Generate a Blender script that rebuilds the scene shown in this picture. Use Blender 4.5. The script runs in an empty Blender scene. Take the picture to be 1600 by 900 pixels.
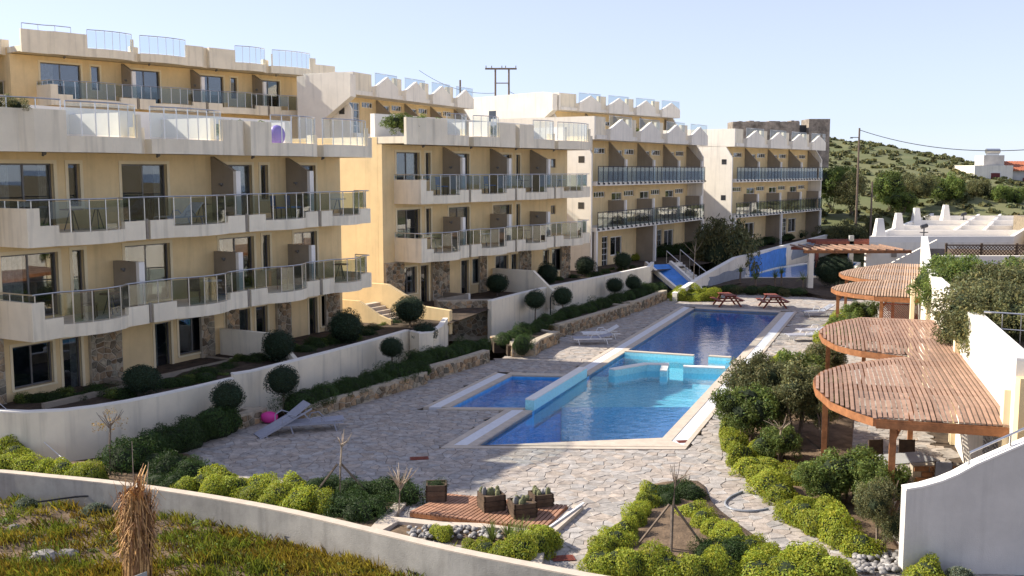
import bpy, math, random
import numpy as np
from mathutils import Vector
random.seed(7); RS = np.random.RandomState(11)
sc = bpy.context.scene
C = sc.collection
R = math.radians
PI = math.pi
# ------------------------------------------------------------------ camera
CAM_H = 8.5; FPX = 1600.0; TILT = math.atan(184/1600)
cam = bpy.data.cameras.new('camera'); cam.sensor_width = 36; cam.lens = 36
cam.clip_start = .5; cam.clip_end = 20000
camo = bpy.data.objects.new('camera', cam); C.objects.link(camo)
camo.location = (0, 0, CAM_H); camo.rotation_euler = (PI/2 - TILT, 0, 0)
sc.camera = camo
# ------------------------------------------------------------------ sky + sun
SUN_EL = R(35.0); SX, SY = -.966, .259          # horizontal direction towards the sun
w = bpy.data.worlds.new('World'); sc.world = w; w.use_nodes = True
nt = w.node_tree; nt.nodes.clear()
sky = nt.nodes.new('ShaderNodeTexSky'); sky.sky_type = 'NISHITA'; sky.sun_disc = False
sky.sun_elevation = SUN_EL; sky.sun_rotation = math.atan2(SX, SY)
sky.air_density = .9; sky.dust_density = .15; sky.ozone_density = 4.0; sky.altitude = 50
bg = nt.nodes.new('ShaderNodeBackground'); bg.inputs['Strength'].default_value = .15
wo = nt.nodes.new('ShaderNodeOutputWorld')
hs = nt.nodes.new('ShaderNodeHueSaturation'); hs.inputs['Saturation'].default_value = .58; hs.inputs['Hue'].default_value = .515
gm = nt.nodes.new('ShaderNodeGamma'); gm.inputs[1].default_value = .60
tint = nt.nodes.new('ShaderNodeMix'); tint.data_type = 'RGBA'; tint.blend_type = 'MULTIPLY'; tint.inputs[0].default_value = 1; tint.inputs[7].default_value = (1.08,1.15,1.38,1)
nt.links.new(sky.outputs[0], hs.inputs['Color']); nt.links.new(hs.outputs[0], gm.inputs[0]); nt.links.new(gm.outputs[0], tint.inputs[6]); nt.links.new(tint.outputs[2], bg.inputs[0]); nt.links.new(bg.outputs[0], wo.inputs[0])
sl = bpy.data.lights.new('sun', 'SUN'); sl.energy = 4.6; sl.angle = R(.53); sl.color = (1, .93, .82)
so = bpy.data.objects.new('sun', sl); C.objects.link(so)
so.location = (-40, 20, 60)
so.rotation_euler = Vector((SX*math.cos(SUN_EL), SY*math.cos(SUN_EL), math.sin(SUN_EL))).to_track_quat('Z', 'Y').to_euler()
sc.view_settings.view_transform = 'Standard'; sc.view_settings.look = 'None'
sc.view_settings.exposure = .95; sc.view_settings.gamma = 1
sc.render.engine = 'CYCLES'
sc.cycles.max_bounces = 8; sc.cycles.transparent_max_bounces = 24
# ------------------------------------------------------------------ helpers
_c, _s = math.cos(TILT), math.sin(TILT)
def U(px, py, z=0.):
    "world point at height z that the photograph shows at pixel (px, py)"
    a = (px-800)/FPX; b = (450-py)/FPX
    d = (a, _c+b*_s, -_s+b*_c); t = (z-CAM_H)/d[2]
    return Vector((d[0]*t, d[1]*t, z))
def D(px, py, Y):
    a = (px-800)/FPX; b = (450-py)/FPX
    d = (a, _c+b*_s, -_s+b*_c); t = Y/d[1]
    return Vector((d[0]*t, Y, CAM_H+d[2]*t))

def tag(o, label=None, cat=None, group=None, kind=None):
    if label: o['label'] = label
    if cat: o['category'] = cat
    if group: o['group'] = group
    if kind: o['kind'] = kind
    return o
def empty(name, loc=(0,0,0), rz=0, label=None, cat=None, group=None):
    o = bpy.data.objects.new(name, None); C.objects.link(o)
    o.location = loc; o.rotation_euler = (0,0,rz); o.empty_display_size = .2
    return tag(o, label, cat, group)
def inst(name, mesh, parent=None, loc=(0,0,0), rot=(0,0,0), scale=(1,1,1)):
    o = bpy.data.objects.new(name, mesh); C.objects.link(o)
    o.parent = parent; o.location = loc; o.rotation_euler = rot; o.scale = scale
    return o
def copy_tree(o, parent=None):
    c = o.copy(); C.objects.link(c); c.parent = parent
    for ch in list(o.children): copy_tree(ch, c)
    return c
class MB:
    def __init__(s): s.v = []; s.f = []; s.m = []
    def add(s, vs, fs, mi=0):
        b = len(s.v); s.v += [tuple(p) for p in vs]
        s.f += [tuple(i+b for i in f) for f in fs]; s.m += [mi]*len(fs); return s
    def box(s, x0, x1, y0, y1, z0, z1, mi=0):
        return s.add([(x0,y0,z0),(x1,y0,z0),(x1,y1,z0),(x0,y1,z0),(x0,y0,z1),(x1,y0,z1),(x1,y1,z1),(x0,y1,z1)],
              [(0,3,2,1),(4,5,6,7),(0,1,5,4),(1,2,6,5),(2,3,7,6),(3,0,4,7)], mi)
    def prism(s, poly, z0, z1, mi=0):
        "plan polygon (counter-clockwise) from z0 to z1; z may be lists"
        n = len(poly)
        za = z0 if hasattr(z0,'__len__') else [z0]*n; zb = z1 if hasattr(z1,'__len__') else [z1]*n
        vs = [(p[0],p[1],za[i]) for i,p in enumerate(poly)] + [(p[0],p[1],zb[i]) for i,p in enumerate(poly)]
        fs = [tuple(range(n-1,-1,-1)), tuple(range(n,2*n))] + [(i,(i+1)%n,n+(i+1)%n,n+i) for i in range(n)]
        return s.add(vs, fs, mi)
    def extr(s, prof, axis, a0, a1, mi=0):
        "2D profile (u,z) extruded along local x ('x') or y ('y')"
        n = len(prof)
        mk = (lambda a,u,z:(a,u,z)) if axis == 'x' else (lambda a,u,z:(u,a,z))
        vs = [mk(a0,u,z) for u,z in prof] + [mk(a1,u,z) for u,z in prof]
        fs = [tuple(range(n-1,-1,-1)), tuple(range(n,2*n))] + [(i,(i+1)%n,n+(i+1)%n,n+i) for i in range(n)]
        return s.add(vs, fs, mi)
    def tube(s, pts, r, n=6, mi=0, r2=None):
        pts = [Vector(p) for p in pts]; k = len(pts); vs = []
        for i,p in enumerate(pts):
            t = (pts[min(i+1,k-1)]-pts[max(i-1,0)]).normalized()
            a = t.cross(Vector((0,0,1)))
            if a.length < .05: a = t.cross(Vector((1,0,0)))
            a.normalize(); b = t.cross(a)
            rr = r if r2 is None else r+(r2-r)*i/(k-1)
            for j in range(n):
                q = 2*PI*j/n; vs.append(p + a*math.cos(q)*rr + b*math.sin(q)*rr)
        fs = [(i*n+j, i*n+(j+1)%n, (i+1)*n+(j+1)%n, (i+1)*n+j) for i in range(k-1) for j in range(n)]
        fs += [tuple(range(n-1,-1,-1)), tuple((k-1)*n+j for j in range(n))]
        return s.add(vs, fs, mi)
    def bar(s, a, b, w, h, mi=0):
        "rectangular bar from a to b (w horizontal, h vertical-ish)"
        a = Vector(a); b = Vector(b); t = (b-a).normalized()
        x = t.cross(Vector((0,0,1)))
        if x.length < .05: x = Vector((1,0,0))
        x.normalize(); y = x.cross(t); vs = []
        for p in (a,b):
            for i,j in ((-1,-1),(1,-1),(1,1),(-1,1)): vs.append(p + x*(i*w/2) + y*(j*h/2))
        return s.add(vs, [(3,2,1,0),(4,5,6,7),(0,1,5,4),(1,2,6,5),(2,3,7,6),(3,0,4,7)], mi)
    def mesh(s, name, mat, smooth=False):
        me = bpy.data.meshes.new(name); me.from_pydata(s.v, [], s.f)
        for m in (mat if isinstance(mat,(list,tuple)) else [mat]): me.materials.append(m)
        if any(s.m): me.polygons.foreach_set('material_index', s.m)
        if smooth: me.polygons.foreach_set('use_smooth', [True]*len(s.f))
        me.validate(); me.update(); return me
    def build(s, name, mat, parent=None, loc=(0,0,0), rot=(0,0,0), smooth=False):
        return inst(name, s.mesh(name, mat, smooth), parent, loc, rot)
def wallpath(mb, pts, th, z0, z1, closed=False, mi=0):
    "wall along plan polyline, thickness th to the LEFT of travel; z0/z1 numbers or per-segment lists (z1 may hold (start,end))"
    n = len(pts); P = [Vector((p[0],p[1])) for p in pts]; off = []
    for i in range(n):
        d = []
        if i > 0: d.append((P[i]-P[i-1]).normalized())
        if i < n-1: d.append((P[i+1]-P[i]).normalized())
        nn = [Vector((-q.y,q.x)) for q in d]
        m = nn[0] if len(nn) == 1 else (nn[0]+nn[1]).normalized()
        k = 1/max(.4, m.dot(nn[0])); off.append(P[i]+m*th*k)
    H = []
    for i in range(n-1):
        a = z0[i] if hasattr(z0,'__len__') else z0; b = z1[i] if hasattr(z1,'__len__') else z1
        b = b if hasattr(b,'__len__') else (b,b); H.append((a,b))
    for i in range(n-1):
        a,(b,c) = H[i]
        vs = [(*P[i],a),(*P[i+1],a),(*off[i+1],a),(*off[i],a),(*P[i],b),(*P[i+1],c),(*off[i+1],c),(*off[i],b)]
        fs = [(0,3,2,1),(4,5,6,7),(0,1,5,4),(2,3,7,6)]
        if i == n-2 or abs(H[i+1][1][0]-c) > 1e-4 or H[i+1][0] != a: fs.append((1,2,6,5))
        if i == 0 or abs(H[i-1][1][1]-b) > 1e-4 or H[i-1][0] != a: fs.append((3,0,4,7))
        mb.add(vs, fs, mi)
def wall_open(mb, s0, s1, z0, z1, ya, yb, ops, mi=0):
    "wall in local xz between y=ya (front) and y=yb (back) with rectangular openings (s0,s1,z0,z1)"
    xs = sorted({s0,s1,*[min(max(v,s0),s1) for o in ops for v in o[:2]]}); zs = sorted({z0,z1,*[min(max(v,z0),z1) for o in ops for v in o[2:4]]})
    nx, nz = len(xs)-1, len(zs)-1
    def solid(i,j):
        if not (0 <= i < nx and 0 <= j < nz): return False
        cx=(xs[i]+xs[i+1])/2; cz=(zs[j]+zs[j+1])/2
        return not any(o[0]<cx<o[1] and o[2]<cz<o[3] for o in ops)
    for i in range(nx):
        for j in range(nz):
            if not solid(i,j): continue
            a,b,c,d = xs[i],xs[i+1],zs[j],zs[j+1]
            mb.add([(a,ya,c),(b,ya,c),(b,ya,d),(a,ya,d)],[(0,1,2,3)],mi); mb.add([(a,yb,c),(b,yb,c),(b,yb,d),(a,yb,d)],[(3,2,1,0)],mi)
            if not solid(i-1,j): mb.add([(a,ya,c),(a,yb,c),(a,yb,d),(a,ya,d)],[(3,2,1,0)],mi)
            if not solid(i+1,j): mb.add([(b,ya,c),(b,yb,c),(b,yb,d),(b,ya,d)],[(0,1,2,3)],mi)
            if not solid(i,j-1): mb.add([(a,ya,c),(b,ya,c),(b,yb,c),(a,yb,c)],[(3,2,1,0)],mi)
            if not solid(i,j+1): mb.add([(a,ya,d),(b,ya,d),(b,yb,d),(a,yb,d)],[(0,1,2,3)],mi)
def clip(poly, nx, ny, d):
    "keep the side nx*x+ny*y <= d"
    out = []; n = len(poly)
    for i in range(n):
        p, q = poly[i], poly[(i+1)%n]
        a = nx*p[0]+ny*p[1]-d; b = nx*q[0]+ny*q[1]-d
        if a <= 0: out.append(p)
        if (a < 0 < b) or (b < 0 < a):
            t = a/(a-b); out.append((p[0]+(q[0]-p[0])*t, p[1]+(q[1]-p[1])*t))
    return out
def voronoi(x0, x1, y0, y1, cx, cy, rnd, jit=.85, keep=None, bound=True):
    nx = max(1,round((x1-x0)/cx)); ny = max(1,round((y1-y0)/cy)); cx=(x1-x0)/nx; cy=(y1-y0)/ny
    pt = {}
    for i in range(-1,nx+1):
        for j in range(-1,ny+1):
            pt[i,j] = (x0+(i+.5+(j%2)*.5*(0 if bound else 1)+jit*(rnd.random()-.5))*cx, y0+(j+.5+jit*(rnd.random()-.5))*cy)
    cells = []
    for i in range(nx):
        for j in range(ny):
            p = pt[i,j]
            if keep and not keep(p): continue
            poly = [(p[0]-2*cx,p[1]-2*cy),(p[0]+2*cx,p[1]-2*cy),(p[0]+2*cx,p[1]+2*cy),(p[0]-2*cx,p[1]+2*cy)]
            for di in (-2,-1,0,1,2):
                for dj in (-2,-1,0,1,2):
                    q = pt.get((i+di,j+dj))
                    if q is None or (di == 0 and dj == 0): continue
                    a = q[0]-p[0]; b = q[1]-p[1]
                    poly = clip(poly, a, b, (q[0]**2+q[1]**2-p[0]**2-p[1]**2)/2)
                    if len(poly) < 3: break
                if len(poly) < 3: break
            if bound and len(poly) >= 3:
                for a in ((-1,0,-x0),(1,0,x1),(0,-1,-y0),(0,1,y1)):
                    poly = clip(poly,*a)
                    if len(poly) < 3: break
            if len(poly) >= 3: cells.append(poly)
    return cells
def shrink(poly, g):
    out = poly; n = len(poly)
    for i in range(n):
        p, q = poly[i], poly[(i+1)%n]
        dx, dy = q[0]-p[0], q[1]-p[1]; L = math.hypot(dx,dy)
        if L < 1e-6: continue
        nx, ny = dy/L, -dx/L
        out = clip(out, nx, ny, nx*p[0]+ny*p[1]-g)
        if len(out) < 3: return None
    m = []                                            # drop slivers
    for p in out:
        if not m or math.hypot(p[0]-m[-1][0],p[1]-m[-1][1]) > .012: m.append(p)
    if len(m) > 2 and math.hypot(m[0][0]-m[-1][0],m[0][1]-m[-1][1]) < .012: m.pop()
    return m if len(m) >= 3 else None
def inside(p, poly):
    r = False; n = len(poly); j = n-1
    for i in range(n):
        a, b = poly[i], poly[j]
        if (a[1] > p[1]) != (b[1] > p[1]) and p[0] < (b[0]-a[0])*(p[1]-a[1])/(b[1]-a[1])+a[0]: r = not r
        j = i
    return r
def smooth(pts, k=4):
    "Catmull-Rom through pts"
    P = [Vector(p) for p in pts]; out = []
    for i in range(len(P)-1):
        a = P[max(i-1,0)]; b = P[i]; c = P[i+1]; d = P[min(i+2,len(P)-1)]
        for j in range(k):
            t = j/k
            out.append(.5*((2*b)+(c-a)*t+(2*a-5*b+4*c-d)*t*t+(3*b-a-3*c+d)*t**3))
    out.append(P[-1]); return out
# ------------------------------------------------------------------ materials
def mat(name, col, rough=.8, var=.12, scale=3., bump=.0, bscale=60., col2=None, streak=0., metal=0., spec=.3, tone=None, obj_rand=0.):
    m = bpy.data.materials.new(name); m.use_nodes = True; t = m.node_tree; N = t.nodes; L = t.links
    p = N['Principled BSDF']; p.inputs['Roughness'].default_value = rough; p.inputs['Metallic'].default_value = metal
    p.inputs['Specular IOR Level'].default_value = spec
    tc = N.new('ShaderNodeTexCoord'); geo = N.new('ShaderNodeNewGeometry')
    nz = N.new('ShaderNodeTexNoise'); nz.inputs['Scale'].default_value = scale; nz.inputs['Detail'].default_value = 6; nz.inputs['Roughness'].default_value = .65
    L.new(geo.outputs['Position'], nz.inputs['Vector'])
    mx = N.new('ShaderNodeMix'); mx.data_type = 'RGBA'
    c2 = col2 or tuple(c*(1-2.2*var) for c in col)
    ramp = N.new('ShaderNodeMapRange'); ramp.inputs[1].default_value = .3; ramp.inputs[2].default_value = .7
    L.new(nz.outputs[0], ramp.inputs[0]); L.new(ramp.outputs[0], mx.inputs[0])
    mx.inputs[6].default_value = (*[min(1,c*(1+(0 if col2 else var))) for c in col],1); mx.inputs[7].default_value = (*c2,1)
    out = mx.outputs[2]
    if streak:
        mp = N.new('ShaderNodeMapping'); mp.inputs['Scale'].default_value = (1.6,1.6,.12); L.new(geo.outputs['Position'], mp.inputs[0])
        n2 = N.new('ShaderNodeTexNoise'); n2.inputs['Scale'].default_value = 2.2; n2.inputs['Detail'].default_value = 5; L.new(mp.outputs[0], n2.inputs['Vector'])
        r2 = N.new('ShaderNodeMapRange'); r2.inputs[1].default_value = .52; r2.inputs[2].default_value = .78; L.new(n2.outputs[0], r2.inputs[0])
        sm = N.new('ShaderNodeMath'); sm.operation = 'MULTIPLY'; sm.inputs[1].default_value = streak; L.new(r2.outputs[0], sm.inputs[0])
        m2 = N.new('ShaderNodeMix'); m2.data_type = 'RGBA'; L.new(sm.outputs[0], m2.inputs[0]); L.new(out, m2.inputs[6])
        m2.inputs[7].default_value = (*[c*.45 for c in col],1); out = m2.outputs[2]
    if tone:
        at = N.new('ShaderNodeAttribute'); at.attribute_name = 'tone'
        m3 = N.new('ShaderNodeMix'); m3.data_type = 'RGBA'; m3.blend_type = 'MULTIPLY'; m3.inputs[0].default_value = 1
        L.new(out, m3.inputs[6]); L.new(at.outputs['Color'], m3.inputs[7]); out = m3.outputs[2]
    if obj_rand:
        oi = N.new('ShaderNodeObjectInfo'); mr = N.new('ShaderNodeMapRange'); mr.inputs[3].default_value = 1-obj_rand; mr.inputs[4].default_value = 1+obj_rand
        L.new(oi.outputs['Random'], mr.inputs[0])
        m4 = N.new('ShaderNodeMix'); m4.data_type = 'RGBA'; m4.blend_type = 'MULTIPLY'; m4.inputs[0].default_value = 1
        L.new(out, m4.inputs[6]); L.new(mr.outputs[0], m4.inputs[7]); out = m4.outputs[2]
    L.new(out, p.inputs['Base Color'])
    if bump:
        nb = N.new('ShaderNodeTexNoise'); nb.inputs['Scale'].default_value = bscale; nb.inputs['Detail'].default_value = 4; L.new(geo.outputs['Position'], nb.inputs['Vector'])
        bp = N.new('ShaderNodeBump'); bp.inputs['Strength'].default_value = bump; bp.inputs['Distance'].default_value = .02
        L.new(nb.outputs[0], bp.inputs['Height']); L.new(bp.outputs[0], p.inputs['Normal'])
    return m
def leafmat(name, col, trans=.35, rough=.55):
    m = bpy.data.materials.new(name); m.use_nodes = True; t = m.node_tree; N = t.nodes; L = t.links
    p = N['Principled BSDF']; p.inputs['Roughness'].default_value = rough; p.inputs['Specular IOR Level'].default_value = .25
    at = N.new('ShaderNodeAttribute'); at.attribute_name = 'tone'
    oi = N.new('ShaderNodeObjectInfo'); mr = N.new('ShaderNodeMapRange'); mr.inputs[3].default_value = .8; mr.inputs[4].default_value = 1.2; L.new(oi.outputs['Random'], mr.inputs[0])
    mx = N.new('ShaderNodeMix'); mx.data_type = 'RGBA'; mx.blend_type = 'MULTIPLY'; mx.inputs[0].default_value = 1; mx.inputs[6].default_value = (*col,1)
    L.new(at.outputs['Color'], mx.inputs[7])
    m2 = N.new('ShaderNodeMix'); m2.data_type = 'RGBA'; m2.blend_type = 'MULTIPLY'; m2.inputs[0].default_value = 1; L.new(mx.outputs[2], m2.inputs[6]); L.new(mr.outputs[0], m2.inputs[7])
    L.new(m2.outputs[2], p.inputs['Base Color'])
    tr = N.new('ShaderNodeBsdfTranslucent'); L.new(m2.outputs[2], tr.inputs['Color'])
    ms = N.new('ShaderNodeMixShader'); ms.inputs[0].default_value = trans
    L.new(p.outputs[0], ms.inputs[1]); L.new(tr.outputs[0], ms.inputs[2]); L.new(ms.outputs[0], N['Material Output'].inputs['Surface'])
    return m
def glassmat(name, tint, refl=1.0, ior=1.5, bump=0., bscale=2., rough=.0):
    "thin clear sheet: Fresnel reflection over tinted see-through"
    m = bpy.data.materials.new(name); m.use_nodes = True; t = m.node_tree; N = t.nodes; L = t.links; N.remove(N['Principled BSDF'])
    lw = N.new('ShaderNodeNewGeometry'); dt = N.new('ShaderNodeVectorMath'); dt.operation = 'DOT_PRODUCT'
    L.new(lw.outputs['Incoming'], dt.inputs[0]); L.new(lw.outputs['Normal'], dt.inputs[1])
    def mth(op, a, b_):
        q = N.new('ShaderNodeMath'); q.operation = op
        for k,v_ in enumerate((a,b_)):
            if v_ is None: continue
            if isinstance(v_,(int,float)): q.inputs[k].default_value = v_
            else: L.new(v_, q.inputs[k])
        return q.outputs[0]
    f0 = ((ior-1)/(ior+1))**2
    fac = mth('ADD', mth('MULTIPLY', mth('POWER', mth('SUBTRACT', 1., mth('ABSOLUTE', dt.outputs['Value'], None)), 5.), 1-f0), f0)
    tr = N.new('ShaderNodeBsdfTransparent'); tr.inputs['Color'].default_value = (*tint,1)
    gl = N.new('ShaderNodeBsdfGlossy'); gl.inputs['Roughness'].default_value = rough; gl.inputs['Color'].default_value = (refl,refl,refl,1)
    ms = N.new('ShaderNodeMixShader'); L.new(fac, ms.inputs[0]); L.new(tr.outputs[0], ms.inputs[1]); L.new(gl.outputs[0], ms.inputs[2])
    L.new(ms.outputs[0], N['Material Output'].inputs['Surface'])
    if bump:
        geo = N.new('ShaderNodeNewGeometry'); nb = N.new('ShaderNodeTexNoise'); nb.inputs['Scale'].default_value = bscale; nb.inputs['Detail'].default_value = 3
        L.new(geo.outputs['Position'], nb.inputs['Vector']); bp = N.new('ShaderNodeBump'); bp.inputs['Strength'].default_value = bump; bp.inputs['Distance'].default_value = .05
        L.new(nb.outputs[0], bp.inputs['Height'])
        L.new(bp.outputs[0], gl.inputs['Normal']); L.new(bp.outputs[0], dt.inputs[1])
    return m
M = {}
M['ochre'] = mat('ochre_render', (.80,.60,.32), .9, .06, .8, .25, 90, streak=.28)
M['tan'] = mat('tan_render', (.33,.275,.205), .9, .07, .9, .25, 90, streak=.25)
M['cream'] = mat('cream_render', (.84,.74,.56), .9, .06, .7, .25, 90, streak=.55)
M['white'] = mat('white_render', (.84,.77,.65), .9, .05, .6, .25, 80, streak=.4)
M['trim'] = mat('pale_ochre_trim', (.80,.66,.42), .85, .04, 1.)
M['greywall'] = mat('grey_render', (.50,.48,.44), .92, .1, .8, .35, 60, streak=.35)
M['frontwall'] = mat('shaded_weathered_concrete', (.40,.37,.32), .92, .14, 1.2, .35, 40, streak=.6)  # base colour darkened to carry the face's shade; the streaks are weathering
M['stairwall'] = mat('shaded_white_render', (.60,.56,.50), .92, .08, .7, .3, 60, streak=.4)  # white wall darkened: the shade on its face is painted in
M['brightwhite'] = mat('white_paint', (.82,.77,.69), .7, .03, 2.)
M['alu'] = mat('grey_aluminium', (.16,.15,.14), .45, .1, 4., metal=.3)
M['steel'] = mat('stainless_steel', (.62,.60,.57), .28, .05, 4., metal=.9)
M['black'] = mat('black_metal', (.05,.05,.055), .5, .1, 4., metal=.2)
M['pane'] = mat('window_glass', (.030,.034,.040), .04, .25, .7, spec=.9)
M['curtain'] = mat('curtain_cloth', (.42,.36,.29), .9, .2, 6., obj_rand=.4)
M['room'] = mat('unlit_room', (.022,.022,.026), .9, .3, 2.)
M['winglass'] = glassmat('window_sheet', (.70,.76,.80), 1., 1.9)
M['clearglass'] = glassmat('clear_roof_glass', (.88,.91,.91), 1., 1.42)
M['glass'] = glassmat('balustrade_glass', (.64,.70,.71))
M['stone'] = mat('wall_stone', (.40,.32,.22), .9, .25, 5., .6, 30, obj_rand=.38, tone=None)
M['stonemix'] = mat('wall_stone_small', (.37,.27,.165), .9, .25, 5., .6, 30, tone=True)
M['mortar'] = mat('pale_mortar', (.46,.39,.29), .95, .12, 4., .5, 50)
M['paver'] = mat('paving_stone', (.42,.37,.32), .8, .2, 4., .35, 25, tone=True)
M['joint'] = mat('paving_joint', (.31,.275,.24), .95, .2, 5., .5, 40)
M['coping'] = mat('beige_coping', (.56,.47,.37), .75, .08, 3., .2, 50)
M['channel'] = mat('white_grating', (.72,.71,.70), .6, .05, 5.)
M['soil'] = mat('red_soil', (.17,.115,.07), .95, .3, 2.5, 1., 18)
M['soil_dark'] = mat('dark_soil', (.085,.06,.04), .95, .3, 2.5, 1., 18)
M['wood'] = mat('orange_timber', (.36,.15,.06), .6, .2, 5., .3, 40, obj_rand=.12)
M['slat'] = mat('pergola_slat', (.335,.205,.14), .7, .15, 4., .3, 40, obj_rand=.18)
M['slat2'] = mat('pale_slat', (.42,.28,.185), .7, .15, 4., .3, 40, obj_rand=.18)
M['deckwood'] = mat('deck_plank', (.38,.20,.12), .7, .15, 4., .3, 40, obj_rand=.15)
M['darkwood'] = mat('dark_brown_timber', (.10,.065,.04), .75, .2, 6., .4, 30, obj_rand=.15)
M['redwood'] = mat('red_stained_timber', (.24,.065,.04), .6, .15, 6., .3, 40)
M['bark'] = mat('grey_bark', (.20,.15,.11), .9, .2, 9., .6, 40)
M['palebark'] = mat('pale_bark', (.42,.33,.24), .9, .2, 9., .6, 40)
M['straw'] = mat('dry_straw', (.50,.30,.14), .8, .25, 9., tone=True)
M['pebble'] = mat('pale_pebble', (.30,.28,.26), .8, .2, 6., .2, 40, obj_rand=.45)
M['rock'] = mat('grey_rock', (.24,.22,.20), .9, .3, 3., .8, 14)
M['plastic'] = mat('grey_mesh_fabric', (.34,.34,.38), .7, .06, 6.)
M['pink'] = mat('pink_plastic', (.75,.06,.32), .4, .05, 3.)
M['purple'] = mat('purple_plastic', (.26,.16,.55), .4, .05, 3.)
M['hose'] = mat('grey_hose', (.30,.31,.33), .4, .1, 3.)
M['pipe'] = mat('black_pipe', (.02,.02,.022), .5, .1, 3.)
M['downpipe'] = mat('taupe_downpipe', (.30,.26,.21), .7, .08, 3.)
M['tile'] = mat('blue_pool_tile', (.09,.40,.74), .35, .12, 4.)
M['tilelight'] = mat('turquoise_pool_tile', (.38,.78,.82), .35, .10, 14.)
M['bluepaint'] = mat('blue_wall_paint', (.07,.25,.66), .6, .12, 2.)
M['lilac'] = mat('grey_mural_paint', (.30,.33,.38), .8, .08, 2.)
M['water'] = glassmat('pool_water', (.62,.86,.96), 1., 1.33, .22, 2.6)
M['redtile'] = mat('terracotta', (.48,.16,.08), .8, .2, 6.)
M['shutter'] = mat('maroon_shutter', (.16,.03,.03), .6, .1, 6.)
M['ruin'] = mat('ruin_stone', (.30,.25,.20), .95, .3, 1.6, .9, 6)
M['hill'] = mat('hill_ground', (.20,.185,.085), .95, .2, .12, .6, 2, col2=(.10,.12,.045))
M['grassland'] = mat('scrub_ground', (.16,.15,.07), .95, .2, .3, .8, 5, col2=(.20,.13,.07))
M['sea'] = mat('sea_water', (.05,.10,.16), .25, .05, .02)
M['brick'] = mat('terracotta_brick', (.34,.16,.07), .9, .2, 5., .4, 40, obj_rand=.25)
M['cactus'] = mat('cactus_green', (.17,.17,.08), .8, .2, 12., .5, 30)
M['umbrella'] = mat('table_grey', (.40,.40,.38), .5, .05, 3.)
M['cushion'] = mat('grey_cushion', (.30,.31,.35), .9, .1, 5.)
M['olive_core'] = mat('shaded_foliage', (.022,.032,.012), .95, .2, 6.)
L_ball = leafmat('clipped_leaf', (.024,.046,.022), .2)
L_lime = leafmat('yellow_green_leaf', (.32,.35,.04), .45)
L_dark = leafmat('dark_hedge_leaf', (.045,.080,.018), .3)
L_mid = leafmat('mid_green_leaf', (.15,.195,.045), .42)
L_olive = leafmat('olive_leaf', (.150,.150,.060), .35)
L_grey = leafmat('silver_green_leaf', (.17,.20,.14), .25)
L_grass = leafmat('grass_blade', (.24,.21,.045), .4)
L_autumn = leafmat('ochre_leaf', (.34,.20,.03), .35)
L_red = leafmat('red_leaf', (.20,.05,.03), .3)
# ------------------------------------------------------------------ foliage meshes
def leaf_mesh(name, centers, normals, size, material, rnd, aspect=.5, tone=(.65,1.35), core=None, droop=0., extra_tone=None):
    n = len(centers); c = np.asarray(centers, float); nn = np.asarray(normals, float)
    nn = nn + rnd.normal(0,.55,(n,3)); nn /= np.linalg.norm(nn,axis=1)[:,None]+1e-9
    t = rnd.normal(0,1,(n,3)); t[:,2] += droop; t -= (t*nn).sum(1)[:,None]*nn; t /= np.linalg.norm(t,axis=1)[:,None]+1e-9
    b = np.cross(nn,t); sz = (size*(.6+.8*rnd.rand(n)))[:,None]
    v = np.empty((n,4,3)); v[:,0] = c-t*sz*.5; v[:,1] = c+b*sz*aspect*.5+nn*sz*.06; v[:,2] = c+t*sz*.5; v[:,3] = c-b*sz*aspect*.5+nn*sz*.06
    tv = tone[0]+(tone[1]-tone[0])*rnd.rand(n)
    if extra_tone is not None: tv = tv*extra_tone
    hue = rnd.normal(0,.10,n)
    col = np.stack([tv*(1+hue),tv,tv*(1-hue),np.ones(n)],1)
    vv = v.reshape(-1,3); faces = np.arange(4*n).reshape(-1,4)
    me = bpy.data.meshes.new(name); cols = np.repeat(col,4,0); mats = [material]; fl = faces.tolist(); mi = [0]*n
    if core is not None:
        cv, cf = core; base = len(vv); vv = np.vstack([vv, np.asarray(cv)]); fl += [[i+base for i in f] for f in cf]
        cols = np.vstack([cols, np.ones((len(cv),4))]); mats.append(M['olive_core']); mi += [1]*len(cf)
    me.from_pydata(vv.tolist(), [], fl)
    for q in mats: me.materials.append(q)
    me.polygons.foreach_set('material_index', mi)
    a = me.color_attributes.new('tone','FLOAT_COLOR','POINT'); a.data.foreach_set('color', cols.astype(np.float32).ravel())
    me.update(); return me
def sphere_core(rx, ry, rz, cz, seg=10, rings=6, rnd=None, wob=.12):
    vs = []; fs = []
    for i in range(rings+1):
        th = PI*i/rings
        for j in range(seg):
            k = 1+(rnd.normal(0,wob) if rnd is not None else 0)
            vs.append((rx*k*math.sin(th)*math.cos(2*PI*j/seg), ry*k*math.sin(th)*math.sin(2*PI*j/seg), cz+rz*math.cos(th)))
    for i in range(rings):
        for j in range(seg): fs.append((i*seg+j, (i+1)*seg+j, (i+1)*seg+(j+1)%seg, i*seg+(j+1)%seg))
    return vs, fs
def dirs(n, rnd):
    d = rnd.normal(0,1,(n,3)); return d/np.linalg.norm(d,axis=1)[:,None]
def lumps(d, rnd, k=9, amp=.18):
    c = dirs(k,rnd); r = np.ones(len(d))
    for q in c: r += amp*np.exp(-((d-q)**2).sum(1)/.22)*rnd.uniform(.3,1.2)
    return r/ (1+amp*.5)
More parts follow.
